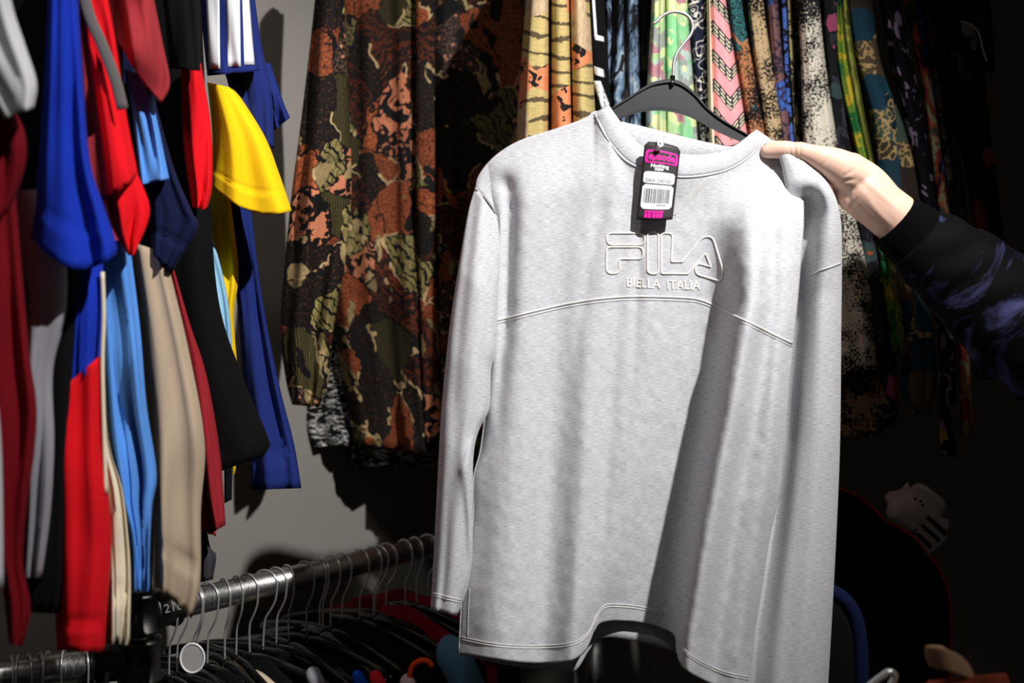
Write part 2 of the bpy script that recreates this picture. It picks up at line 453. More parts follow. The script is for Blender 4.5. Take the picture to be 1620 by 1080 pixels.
def text_mesh(s, size=1.0, bold=0.0, spacing=1.0):
    cu = bpy.data.curves.new('t', 'FONT'); cu.body = s; cu.size = size; cu.offset = bold; cu.space_character = spacing
    cu.align_x = 'CENTER'; cu.resolution_u = 3
    o = bpy.data.objects.new('t', cu); COL.objects.link(o)
    dg = bpy.context.evaluated_depsgraph_get()
    me = bpy.data.meshes.new_from_object(o.evaluated_get(dg))
    v = [x.co.copy() for x in me.vertices]; f = [tuple(p.vertices) for p in me.polygons]
    bpy.data.objects.remove(o); bpy.data.curves.remove(cu); bpy.data.meshes.remove(me)
    xs = [p.x for p in v]; ys = [p.y for p in v]
    x0, x1, y0, y1 = min(xs), max(xs), min(ys), max(ys)
    return [((p.x - x0) / (x1 - x0), (p.y - y0) / (y1 - y0)) for p in v], f

def blob(name, parts, mat, voxel=0.002, smooth=6, parent=None):
    """one continuous skin from overlapping sphere-swept chains: voxel remesh and smoothing"""
    V, Fc = [], []
    for ch in parts:
        pts = [Vector(c[0]) for c in ch]; rad = [c[1] for c in ch]
        P = np.array([list(p) + [r] for p, r in zip(pts, rad)])
        Q = spline(P, max(8, 6 * len(P)))
        path = [Vector(q[:3]) for q in Q]; rr = list(Q[:, 3])
        d0 = (path[0] - path[1]).normalized(); d1 = (path[-1] - path[-2]).normalized()
        pre, post = [], []
        for k in range(5):
            a = (k + 0.15) / 5 * math.pi / 2
            pre.append((path[0] + d0 * rr[0] * math.cos(a), rr[0] * math.sin(a)))
            post.insert(0, (path[-1] + d1 * rr[-1] * math.cos(a), rr[-1] * math.sin(a)))
        allp = pre + list(zip(path, rr)) + post
        fl = ch[0][2] if len(ch[0]) > 2 else None
        v, f = sweep([a for a, _ in allp], [b for _, b in allp], 20, flat=fl)
        o = len(V); V += v; Fc += [tuple(i + o for i in q) for q in f]
    o = make(name, V, Fc, mat)
    md = o.modifiers.new('r', 'REMESH'); md.mode = 'VOXEL'; md.voxel_size = voxel
    sm = o.modifiers.new('s', 'SMOOTH'); sm.iterations = smooth; sm.factor = 0.5
    dg = bpy.context.evaluated_depsgraph_get()
    me = bpy.data.meshes.new_from_object(o.evaluated_get(dg))
    o.modifiers.clear(); o.data = me; me.polygons.foreach_set('use_smooth', [True] * len(me.polygons))
    if parent is not None: child(o, parent)
    return o

# ------------------------------------------------------------------ the setting
def slab(name, p0, p1, z0, z1, th, mat):
    """upright wall slab from p0 to p1; the thickness lies on the left of p0->p1"""
    a, b = Vector((p0[0], p0[1], 0)), Vector((p1[0], p1[1], 0)); d = (b - a).normalized(); nn = Vector((-d.y, d.x, 0)) * th
    q = [a, b, b + nn, a + nn]
    v = [(p.x, p.y, z0) for p in q] + [(p.x, p.y, z1) for p in q]
    f = [(0,3,2,1),(4,5,6,7),(0,1,5,4),(1,2,6,5),(2,3,7,6),(3,0,4,7)]
    o = make(name, v, f, mat, smooth=False); o['kind'] = 'structure'; return o
slab('wall_left', (-1.86, 0.42), (-0.06, 2.67), 0, 3.0, 0.1, M['wall'])
slab('wall_back', (-0.06, 2.67), (2.3, 2.75), 0, 3.0, 0.1, M['wall'])
slab('wall_right', (2.3, 2.75), (2.3, -0.6), 0, 3.0, 0.1, M['wall'])
for nm, z in (('floor', -0.1), ('ceiling', 3.0)):
    v, f = box_vf((-2.2, -0.9, z), (2.5, 2.95, z + 0.1)); o = make(nm, v, f, M['floor'] if nm == 'floor' else M['wall'], smooth=False); o['kind'] = 'structure'

# ------------------------------------------------------------------ rails and posts (steel tube with set-screw fittings)
RA, RD = Vector((-0.56, 1.5, CZ - 0.41)), Vector((0.4, 0.5, 0)).normalized()
RN = Vector((RD.y, -RD.x, 0))                                  # across the rail, into the room
LB, LE = Vector((-0.575, 1.5, CZ - 0.478)), Vector((-0.9, 1.355, CZ - 0.478))
rack = thing('clothes_rack', 'galvanised steel tube clothes rack with set-screw clamps along the grey wall', 'clothes rack', (RA.x, RA.y, 0))
v, f = sweep([RA - RD * 0.02, RA + RD * 1.25], 0.0215, 28); make('rail', v, f, M['tube'], rack)
v, f = sweep([LB, LE], 0.0195, 24); make('rail', v, f, M['tube'], rack)
v, f = sweep([Vector((RA.x, RA.y, 0)), Vector((RA.x, RA.y, 2.12))], 0.0205, 24); make('post', v, f, M['tube'], rack)
e2 = RA + RD * 1.22
v, f = sweep([Vector((e2.x, e2.y, 0)), Vector((e2.x, e2.y, RA.z))], 0.0205, 20); make('post', v, f, M['tube'], rack)
v, f = sweep([Vector((RA.x, RA.y, 2.1)), Vector((-0.62, 0.45, 2.1))], 0.0205, 20); make('rail', v, f, M['tube'], rack)
def collar(a, b, r, screws, parent):
    d = (b - a).normalized(); L_ = (b - a).length
    prof = [(0, r - 0.003), (0.003, r + 0.003), (L_ * 0.12, r + 0.004), (L_ * 0.16, r), (L_ * 0.84, r), (L_ * 0.88, r + 0.004), (L_ - 0.003, r + 0.003), (L_, r - 0.003)]
    v, f = sweep([a + d * x for x, _ in prof], [y for _, y in prof], 26)
    c = make('clamp_fitting', v, f, M['cast'], parent)
    for p, nrm in screws:
        nrm = nrm.normalized(); s = nrm.cross(Vector((0, 0, 1))).normalized(); u = s.cross(nrm)
        ring = [p + (s * math.cos(t) + u * math.sin(t)) * 0.0098 for t in np.linspace(0, 2 * math.pi, 20, endpoint=False)]
        v, f = sweep(ring, 0.0024, 8, closed=True); make('set_screw_ring', v, f, M['chrome'], c)
        v1, f1 = sweep([p - nrm * 0.02, p + nrm * 0.001], 0.0115, 18)
        v2, f2 = sweep([p - nrm * 0.004, p + nrm * 0.0022], 0.0066, 6)
        make('set_screw', v1 , f1, M['cast'], c); make('hex_socket', v2, f2, M['hanger_gloss'], c)
    return c
FRONT = Vector((0.25, -1, 0.1)).normalized()
pz = lambda z: Vector((RA.x, RA.y, z))
collar(pz(CZ - 0.375), pz(CZ - 0.44), 0.0285, [], rack)
collar(RA + RD * 0.012, RA + RD * 0.062, 0.0275, [], rack)
collar(pz(CZ - 0.445), pz(CZ - 0.515), 0.029, [(pz(CZ - 0.468) + FRONT * 0.033, FRONT)], rack)
dl = (LE - LB).normalized()
F2 = Vector((0.1, -1, 0.12)).normalized()
collar(LB + dl * 0.004, LB + dl * 0.055, 0.0262, [(LB + dl * 0.028 + F2 * 0.029, F2)], rack)
tv, tf = text_mesh('216')
c0 = RA + RD * 0.038; fn = (Vector((0, 0, 0.25)) + RN).normalized(); fu = RD.cross(fn) * -1
if fu.z < 0: fu = -fu
make('embossed_number', [c0 + fn * 0.0285 + RD * (x - 0.5) * 0.03 + fu * ((y - 0.5) * 0.013) for x, y in tv], tf, M['chrome'], rack, smooth=False)

back_rail = thing('wall_rail', 'steel tube rail above the row of printed shirts', 'rail', (-0.7, 1.95, 2.27))
v, f = sweep([Vector((-0.7, 1.95, 2.27)), Vector((1.55, 2.2, 2.27))], 0.018, 16); make('rail_tube', v, f, M['tube'], back_rail)
for t in (0.05, 0.95):
    p = Vector((-0.7, 1.95, 2.27)).lerp(Vector((1.55, 2.2, 2.27)), t)
    v, f = sweep([p, p + Vector((0, 0, 0.73))], 0.012, 12); make('hanging_rod', v, f, M['tube'], back_rail)

# ------------------------------------------------------------------ the sweatshirt
Y0 = 1.30
sw = thing('sweatshirt', 'light grey marl sweatshirt with cream stitched lettering held up on a black hanger', 'sweatshirt', (0.15, 1.33, CZ - 0.4))
T = [(752,296),(757,278),(775,254),(800,234),(830,219),(880,203),(925,187),(941,178),(958,213),(984,246),(1008,262),(1040,272),(1075,278),(1112,276),(1150,267),(1180,250),(1200,232),(1220,222),(1242,228),(1264,243)]
B = [(727,1034),(786,1043),(850,1049),(900,1046),(926,1030),(940,1000),(954,985),(996,983),(1038,991),(1066,1004),(1070,1030),(1080,1055),(1113,1076),(1150,1090),(1189,1100)]
BB = [(727,1032),(800,1048),(887,1057),(913,1053),(933,1022),(952,1003),(1017,1010),(1071,1026),(1120,1052),(1189,1092)]
LC = [(752,296),(770,318),(786,347),(786,400),(778,509),(775,590),(762,706),(750,757),(749,828),(733,930),(727,1034)]
RC = [(1264,243),(1270,290),(1272,350),(1267,420),(1262,480),(1255,547),(1250,600),(1241,700),(1235,773),(1218,849),(1204,940),(1193,1017),(1189,1100)]
XF = [(280,1150),(330,1163),(480,1161),(560,1146),(660,1130),(760,1110),(880,1090),(1010,1070),(1110,1062)]
XV = [(280,1120),(480,1085),(560,1062),(650,1042),(760,1018),(900,980),(1000,945),(1100,930)]
AF = [(270,0.0),(310,0.03),(360,0.075),(420,0.105),(520,0.13),(640,0.14),(800,0.142),(1030,0.142)]
BV = [(330,0.0),(420,0.006),(560,0.014),(800,0.028),(1000,0.045),(1100,0.05)]
def gauss(x, s): return math.exp(-(x / s) ** 2)
def fold_h(x, y):
    h = 0.0
    xf, xv = interp(y, XF), interp(y, XV)
    # the big right-hand fold: steep left flank, falling away slowly to the right
    A = interp(y, AF); wq = interp(y, [(300,16),(500,11),(1000,7)])
    d = x - xf
    h += A * sig(d / wq) * (1 - 0.55 * sig((d - 75) / 26)) * (1 - 0.25 * gauss(d - 62, 22))
    # the left sheet rising out of the valley
    h += interp(y, BV) * sig((xv - x) / 14) * (1 - 0.45 * sig((xv - 120 - x) / 60))
    # ridges and dips of the left half
    k = interp(y, [(300,0.15),(480,0.35),(700,0.8),(1030,1.0)])
    h += k * 0.020 * gauss(x - interp(y, [(300,840),(700,815),(1040,790)]), 44)
    h -= k * 0.016 * gauss(x - interp(y, [(300,890),(700,872),(1040,858)]), 26)
    h += k * 0.012 * gauss(x - interp(y, [(300,940),(700,925),(1040,905)]), 20)
    h -= 0.35 * k * 0.012 * gauss(x - interp(y, [(300,985),(700,965),(1040,940)]), 12)
    # small ripples of the chest
    kk = interp(y, [(290,0),(340,1),(470,1),(620,0.3),(700,0)])
    h -= kk * 0.0045 * gauss(x - (940 - (y - 380) * 0.16), 13)
    h += kk * 0.003 * gauss(x - (968 - (y - 380) * 0.12), 15)
    h -= kk * 0.004 * gauss(x - (1012 - (y - 380) * 0.05), 9)
    h -= kk * 0.003 * gauss(x - 1222, 12)
    h += 0.8 * k * 0.010 * gauss(x - interp(y, [(300,1236),(700,1222),(1040,1170)]), 13)
    # armhole hollows
    h -= 0.022 * gauss(x - interp(y, [(270,800),(330,806),(520,800),(640,790)]), 13) * interp(y, [(262,0),(300,1),(480,0.9),(620,0.4),(720,0)])
    h -= 0.010 * gauss(x - 796, 16) * gauss(y - 288, 14)
    h += 0.0012 * mnoise.noise(Vector((x * 0.03, y * 0.012, 1.0))) + 0.0008 * mnoise.noise(Vector((x * 0.07, y * 0.05, 4.0)))
    return h
def coons(T_, B_, L_, R_, m, n):
    t_, b_, l_, r_ = spline(T_, n), spline(B_, n), spline(L_, m), spline(R_, m); out = []
    for i in range(m):
        t = i / (m - 1); row = []
        for j in range(n):
            s = j / (n - 1)
            p = (1 - t) * t_[j] + t * b_[j] + (1 - s) * l_[i] + s * r_[i] - ((1 - t) * (1 - s) * t_[0] + (1 - t) * s * t_[-1] + t * (1 - s) * b_[0] + t * s * b_[-1])
            row.append((p[0], p[1], s, t))
        out.append(row)
    return out
def neckw(x): return math.sin(math.pi * min(1, max(0, (x - 941) / (1220 - 941)))) ** 0.6 if 941 < x < 1220 else 0.0
def front_Y(px, py, s, t):
    top = 1.328 - 0.034 * neckw(px) * max(0, 1 - t * 2)
    e = min(1, t / 0.13); e = e * e * (3 - 2 * e)
    Y = top * (1 - e) + Y0 * e
    Y += 0.022 * max(0, 1 - s / 0.10) ** 2 + 0.015 * max(0, (s - 0.93) / 0.07) ** 2 * (t > 0.02)
    k = min(1, t / 0.10)
    return Y - fold_h(px, py) * k
m_, n_ = 190, 230
g = coons(T, B, LC, RC, m_, n_)
front = loft('front_panel', [[W(p[0], p[1], front_Y(*p)) for p in row] for row in g], M['heather'], sw, 0.003, [[(p[0] * 0.000825, -p[1] * 0.000825) for p in row] for row in g])
TBk = [(752,296),(757,278),(775,254),(800,234),(830,219),(880,203),(925,187),(945,176),(985,205),(1040,222),(1090,234),(1156,240),(1195,222),(1220,222),(1242,228),(1264,243)]
g2 = coons(TBk, BB, LC, RC, 70, 90)
def back_Y(px, py, s, t):
    e = min(1, t / 0.2); return 1.333 + 0.016 * neckw(px) * (1 - e) + e * 0.028 * math.sin(math.pi * s) ** 0.5 * (1 - t * t) - 0.022 * t * t + 0.008 * t * (1 - t) * (1 + math.sin(s * 21)) * math.sin(math.pi * s)
back = loft('back_panel', [[W(p[0], p[1], back_Y(*p)) for p in row] for row in g2], M['heather'], sw, 0.003, [[(p[0] * 0.000825 + 1, -p[1] * 0.000825) for p in row] for row in g2])
back.modifiers['solid'].offset = 1
# side panels close the body between front and back
for side, nm in ((0, 'side_panel'), (-1, 'side_panel')):
    fc = np.array([[p[side][0], p[side][1], front_Y(*p[side])] for p in g]); bc = np.array([[p[side][0], p[side][1], back_Y(*p[side])] for p in g2])
    fy = np.interp(np.linspace(0, 1, 60), np.linspace(0, 1, m_), fc[:, 2]); by = np.interp(np.linspace(0, 1, 60), np.linspace(0, 1, 70), bc[:, 2])
    cx = spline(LC if side == 0 else RC, 60); rows_, uv_ = [], []
    for i in range(60):
        row, ur = [], []
        for j in range(7):
            a = j / 6; q = math.sin(math.pi * a) * 4 * (1 if side == 0 else -1); Yj = fy[i] * (1 - a) + by[i] * a
            row.append(W(cx[i][0] + q, cx[i][1], Yj)); ur.append((a * 0.08 + 2, -cx[i][1] * 0.000825))
        rows_.append(row); uv_.append(ur)
    loft(nm, rows_, M['heather'], sw, 0.002, uv_)
# sleeves
CR = [(640,752),(689,747),(740,730),(828,740),(887,745),(980,724)]
def lsleeve_d(px, py):
    h = 0.006 * gauss(px - interp(py, [(300,768),(520,752),(700,735),(960,712)]), 12) - 0.004 * gauss(px - interp(py, [(300,750),(520,728),(960,700)]), 9)
    if py > 640: h += 0.012 * sig((px - interp(py, CR)) / 2.5) * interp(py, [(640,0),(700,1),(880,1),(940,0)])
    return h
tube('sleeve', [(752,296),(740,338),(726,420),(711,520),(699,640),(692,760),(686,880),(681,964)],
     [(788,346),(792,395),(787,480),(785,552),(777,583),(774,645),(757,682),(749,722),(748,800),(747,880),(739,930),(723,974)],
     [1.328,1.305,1.296,1.29,1.29,1.29], [0.012,0.03,0.036,0.034,0.03,0.026], M['heather'], sw, 90, 56, 0.0015, 3, dfun=lsleeve_d)
def rsleeve_d(px, py):
    h = -0.042 * gauss(px - interp(py, [(240,1262),(330,1278),(450,1264),(700,1242),(1080,1192)]), 24) * interp(py, [(290,0),(335,1),(480,0.9),(700,0.7),(1080,0.3)])
    h -= 0.008 * gauss(px - 1281, 12) * gauss(py - 312, 16)
    h += 0.004 * gauss(px - interp(py, [(240,1310),(700,1300),(1080,1262)]), 16)
    return h
tube('sleeve', [(1226,232),(1238,270),(1246,340),(1248,440),(1243,560),(1233,700),(1214,850),(1190,1010),(1184,1102)],
     [(1262,242),(1298,272),(1322,312),(1331,356),(1332,420),(1331,520),(1329,700),(1323,850),(1315,1000),(1309,1102)],
     [1.312,1.301,1.318,1.338,1.345,1.35,1.352,1.354,1.354,1.354,1.352,1.352], [0.012,0.022,0.03,0.034,0.036,0.036,0.034,0.032,0.03,0.03,0.028,0.028], M['heather'], sw, 100, 60, 0.0015, 5, dfun=rsleeve_d)
# collar band: front strip and back strip
co, ci = spline(T[7:18], 70), spline([(963,166),(980,190),(1000,216),(1022,234),(1050,240),(1079,243),(1108,244),(1144,238),(1168,226),(1196,205)], 70)
rows_, uv_ = [], []
for i in range(9):
    a = i / 8; row, ur = [], []
    for j in range(70):
        s = j / 69; px = co[j][0] * (1 - a) + ci[j][0] * a; py = co[j][1] * (1 - a) + ci[j][1] * a
        yo = 1.328 - 0.034 * neckw(co[j][0])
        Y = yo + 0.0015 - 0.0055 * math.sin(math.pi * min(1, a * 0.85)) + 0.012 * a * math.sin(math.pi * s)
        row.append(W(px, py, Y)); ur.append((px * 0.000825 + 0.3, -py * 0.000825))
    rows_.append(row); uv_.append(ur)
cl = loft('collar', list(reversed(rows_)), M['heather'], sw, 0.003, list(reversed(uv_)))
bt, bb_ = spline([(963,166),(982,190),(1010,198),(1038,205),(1085,217),(1130,227),(1160,229),(1196,205)], 60), spline([(945,180),(985,226),(1015,240),(1050,247),(1090,252),(1130,252),(1165,248),(1222,224)], 60)
rows_, uv_ = [], []
for i in range(7):
    a = i / 6; row, ur = [], []
    for j in range(60):
        s = j / 59; p = bt[j] * (1 - a) + bb_[j] * a
        row.append(W(p[0], p[1], 1.328 + 0.020 * math.sin(math.pi * s) ** 0.7 - 0.003 * math.sin(math.pi * a))); ur.append((p[0] * 0.000825 + 0.6, -p[1] * 0.000825))
    rows_.append(row); uv_.append(ur)
loft('back_collar', rows_, M['heather'], sw, 0.003, uv_)
bv = tris_of([o for o in sw.children if o.name.split('.')[0] in ('front_panel', 'sleeve', 'collar')])
bf = tris_of([front])
# seams and cover stitching
stitch('collar_seam', [(941,180),(958,215),(984,249),(1008,264),(1040,274),(1075,280),(1112,278),(1150,269),(1180,252),(1200,234),(1219,224)], bf, 0.0011, M['seam'], sw, 90)
YK = [(783,507),(810,501),(850,491),(900,480),(955,472),(1010,469),(1085,471),(1110,475),(1135,485),(1160,498),(1200,517),(1253,543)]
for dy, r_ in ((0, 0.0016), (5, 0.0008)):
    stitch('yoke_seam', [(x, y + dy) for x, y in YK], bf, r_ * 0.85, M['cover'], sw, 110)
for dx in (-3.5, 0.0, 3.5):
    stitch('neck_v_stitch', [(1126 + dx, 279 + abs(dx) * 0.3), (1100 + dx, 303), (1064 + dx, 341)], bf, 0.0006, M['cover'], sw, 30)
HS = [(729,1007),(786,1018),(849,1021),(905,1016),(930,1000),(944,972),(957,957),(985,956),(1017,960),(1050,969)]
HS2 = [(1078,1022),(1101,1042),(1143,1061),(1183,1071)]
for dy in (0, 4):
    stitch('hem_stitch', [(x, y + dy) for x, y in HS], bf, 0.0006, M['cover'], sw, 70)
    stitch('hem_stitch', [(x, y + dy) for x, y in HS2], bf, 0.0006, M['cover'], sw, 40)
stitch('side_seam', [(743,930),(741,970),(740,1008)], bf, 0.0005, M['seam'], sw, 20)
stitch('cuff_stitch', [(683,937),(705,943),(730,949)], bv, 0.0006, M['cover'], sw, 24)
stitch('cuff_stitch', [(683,941),(705,947),(728,953)], bv, 0.0006, M['cover'], sw, 24)
stitch('armhole_seam', [(752,297),(770,318),(781,334),(788,349)], bv, 0.0011, M['seam'], sw, 24)
stitch('armhole_seam', [(1330,416),(1312,423),(1295,429),(1279,439)], bv, 0.0011, M['seam'], sw, 24)

# stitched lettering (outline letters, px of the photograph on the cloth)
def sc7(p): return (940 + p[0] * 220 / 1620, 350 + p[1] * 120 / 884)
def letter(pts, closed=True):
    P = [sc7(p) for p in pts]
    P = list(spline(P + [P[0]], 110)[:-1])
    stitch('stitched_letter', P, bf, 0.0011, M['thread'], sw, closed=True, straight=True, eps=0.0006)
def rounded(pts, rad):
    out = []
    k = len(pts)
    for i in range(k):
        p0, p1, p2 = np.array(pts[i - 1], float), np.array(pts[i], float), np.array(pts[(i + 1) % k], float)
        r_ = rad[i] if isinstance(rad, list) else rad
        a = p1 + (p0 - p1) / np.linalg.norm(p0 - p1) * r_; b_ = p1 + (p2 - p1) / np.linalg.norm(p2 - p1) * r_
        for u in np.linspace(0, 1, 6): out.append(tuple((1 - u) ** 2 * a + 2 * u * (1 - u) * p1 + u * u * b_))
    return out
def poly_letter(pts, rad):
    P0 = rounded(pts, rad); P = []
    for i in range(len(P0)):
        a, b_ = np.array(P0[i]), np.array(P0[(i + 1) % len(P0)]); nseg = max(1, int(np.linalg.norm(b_ - a) / 22))
        for q in range(nseg): P.append(sc7(a + (b_ - a) * q / nseg))
    stitch('stitched_letter', P, bf, 0.00115, M['thread'], sw, closed=True, straight=True, eps=0.0006)
poly_letter([(148,138),(590,138),(590,272),(148,272)], 64)
poly_letter([(142,300),(572,300),(572,438),(295,438),(295,608),(142,608)], [60,66,66,12,60,60])
poly_letter([(620,122),(748,125),(752,615),(620,612)], 58)
poly_letter([(782,138),(915,138),(898,472),(1032,472),(1265,178),(1380,180),(1500,560),(1498,690),(1435,690),(1175,615),(1180,500),(1235,498),(1360,532),(1298,372),(1092,612),(782,610)],
            [45,60,14,14,60,60,40,50,40,60,45,30,12,14,14,22])
tv, tf = text_mesh('BIELLA  ITALIA', 1.0, 0.012)
def bl(x, y):
    X = 992 + x * (1108 - 992); base = 453 + (x - 0.0) * 5 + 1.0 * math.sin(x * 3); return X, base - y * 14.5 
P = [project(bf, *bl(x, y), 0.0012) for x, y in tv]
make('stitched_words', P, tf, M['thread'], sw, smooth=False)

# ------------------------------------------------------------------ the hanger inside the sweatshirt
hg = thing('clothes_hanger', 'black plastic hanger with steel hook inside the grey sweatshirt neck', 'hanger', W(1064, 150, 1.336))
top_e = spline([(905,212),(940,186),(968,170),(993,154),(1026,133),(1045,127),(1064,125),(1082,132),(1100,147),(1118,168),(1144,189),(1183,212),(1225,238)], 60)
bot_e = spline([(912,219),(945,201),(977,189),(1008,179),(1038,175),(1067,178),(1088,184),(1112,196),(1138,210),(1168,223),(1195,236),(1210,243),(1222,249)], 60)
V, Fc = [], []
K = 8
for j in range(60):
    c = (top_e[j] + bot_e[j]) / 2; e = (top_e[j] - bot_e[j]) / 2
    prof = [(1, 0.4), (0.97, 1.0), (0.80, 1.0), (0.74, 0.45), (-0.8, 0.45), (-0.86, 0.8), (-0.97, 0.8), (-1, 0.3)]
    ring = [(a, -b_) for a, b_ in prof] + [(a, b_) for a, b_ in reversed(prof)]
    for a, b_ in ring:
        p = c + e * a; V.append(W(p[0], p[1], 1.336 + b_ * 0.0052))
nn = 16
for j in range(59):
    for k in range(nn): Fc.append((j * nn + k, j * nn + (k + 1) % nn, (j + 1) * nn + (k + 1) % nn, (j + 1) * nn + k))
Fc.append(tuple(range(nn))); Fc.append(tuple(range(59 * nn, 60 * nn)))
hb = make('hanger_body', V, Fc, M['black_plastic'], hg, smooth=False)
hk = [W(p[0], p[1], 1.336) for p in spline([(1063,134),(1065,116),(1066,100),(1071,84),(1081,70),(1092,56),(1096,42),(1091,28),(1078,20),(1062,19),(1048,25),(1040,33),(1033,38)], 70)]
v, f = sweep(hk, 0.0022, 10); make('hook', v, f, M['chrome'], hg)
v, f = sweep([W(1064,121,1.336), W(1063,134,1.332), W(1062,138,1.331)], [0.0036,0.0036,0.001], 10); make('hook_socket', v, f, M['hanger_gloss'], hg)

# ------------------------------------------------------------------ price tag
pt_ = thing('price_tag', 'black and magenta shop price tag with white barcode stickers on the sweatshirt', 'price tag', W(1036, 345, 1.27))
def tagY(x, y):
    return 1.2825 - 0.00003 * (y - 300) + 0.000004 * (x - 1040) ** 2
def tagP(u, v_, lift=0.0):
    """u 0..1 across, v 0..1 down the card"""
    l = np.array((1020, 224)) * (1 - v_) + np.array((1007, 347)) * v_; r_ = np.array((1077, 234)) * (1 - v_) + np.array((1064, 347)) * v_
    p = l * (1 - u) + r_ * u
    return W(p[0], p[1] + 2 * math.sin(math.pi * u) * v_ - 3 * math.sin(math.pi * u) * (1 - v_), tagY(p[0], p[1]) - lift)
gu, gv = 14, 22
rows_ = []
for i in range(gv + 1):
    v_ = i / gv; ins = max(0, 0.10 - v_ * 2.2)
    rows_.append([tagP(ins + (1 - 2 * ins) * j / gu, v_) for j in range(gu + 1)])
loft('card', rows_, M['card'], pt_, 0.0006)
def tag_rect(name, u0, u1, v0, v1, mat, lift, rad=0.06, parent=pt_):
    asp = 57.0 / 120.0; P = rounded([(u0, v0), (u1, v0), (u1, v1), (u0, v1)], 0.001)
    ru, rv = rad, rad * asp; pts = []
    for cx, cy, a0 in ((u1 - ru, v0 + rv, -90), (u1 - ru, v1 - rv, 0), (u0 + ru, v1 - rv, 90), (u0 + ru, v0 + rv, 180)):
        for k in range(6):
            a = R(a0 + k * 18); pts.append((cx + math.cos(a) * ru, cy + math.sin(a) * rv))
    rows_, na, nb = [], 12, 10
    for i in range(nb + 1):
        vv = v0 + (v1 - v0) * i / nb; dv = max(0.0, rv - min(vv - v0, v1 - vv)); ins = ru - ru * math.sqrt(max(0.0, 1 - (dv / rv) ** 2))
        rows_.append([tagP(u0 + ins + (u1 - u0 - 2 * ins) * q / na, vv, lift) for q in range(na + 1)])
    return loft(name, rows_, mat, parent, 0.0), pts
_, pp = tag_rect('logo_frame', 0.06, 0.96, 0.10, 0.265, M['magenta'], 0.0008)
tag_rect('logo_panel', 0.13, 0.90, 0.122, 0.243, M['card'], 0.0011, 0.05)
def tag_text(name, s, u0, u1, v0, v1, mat, lift, bold=0.0):
    tv, tf = text_mesh(s, 1.0, bold)
    return make(name, [tagP(u0 + x * (u1 - u0), v1 - y * (v1 - v0), lift) for x, y in tv], tf, mat, pt_, smooth=False)
tag_text('logo_lettering', 'episode', 0.15, 0.88, 0.128, 0.252, M['magenta'], 0.0012, 0.03)
tag_text('slogan', 'Nothing', 0.24, 0.74, 0.272, 0.335, M['paper'], 0.0009, 0.03)
tag_text('slogan', 'new', 0.36, 0.61, 0.325, 0.362, M['paper'], 0.0009, 0.03)
tag_rect('price_sticker', 0.07, 0.93, 0.375, 0.525, M['paper'], 0.0009, 0.07)
tag_text('price', 'DKK 240,00', 0.14, 0.84, 0.465, 0.515, M['ink'], 0.0012)
tag_rect('barcode_sticker', 0.07, 0.93, 0.54, 0.855, M['paper'], 0.0009, 0.07)
rnd = random.Random(4); bars = []; u = 0.13
while u < 0.83:
    w_ = rnd.choice((0.008, 0.012, 0.02, 0.028)); bars.append(([tagP(u, 0.59, 0.0012), tagP(u + w_, 0.59, 0.0012), tagP(u + w_, 0.775, 0.0012), tagP(u, 0.775, 0.0012)], [(0, 1, 2, 3)])); u += w_ + rnd.choice((0.01, 0.014, 0.022))
v, f = merge(bars); make('barcode', v, f, M['ink'], pt_, smooth=False)
bars = []
for k in range(9):
    u = 0.5 + k * 0.03; bars.append(([tagP(u, 0.795, 0.0012), tagP(u + 0.02, 0.795, 0.0012), tagP(u + 0.02, 0.81, 0.0012), tagP(u, 0.81, 0.0012)], [(0, 1, 2, 3)]))
v, f = merge(bars); make('small_print', v, f, M['ink'], pt_, smooth=False)
bars = []
for row, (va, vb, us) in enumerate(((0.872, 0.902, [0.2, 0.27, 0.32, 0.38, 0.44, 0.5, 0.56, 0.62, 0.67]), (0.908, 0.965, [0.2, 0.3, 0.42, 0.52, 0.62]))):
    for q, u in enumerate(us):
        w_ = 0.05 if row == 0 else 0.085
        bars.append(([tagP(u, va, 0.0009), tagP(u + w_, va, 0.0009), tagP(u + w_, vb, 0.0009), tagP(u, vb, 0.0009)], [(0, 1, 2, 3)]))
v, f = merge(bars); make('lower_print', v, f, M['magenta'], pt_, smooth=False)
lp = [W(1040,238,1.2815), W(1041,229,1.276), W(1044,232,1.274), W(1048,229,1.276), W(1046,226,1.2805), W(1041,223,1.282), W(1043,236,1.283), W(1045,240,1.288)]
v, f = sweep([Vector(q) for q in spline([tuple(p) for p in lp], 40)], 0.0016, 8); make('tag_loop', v, f, M['nylon'], pt_)

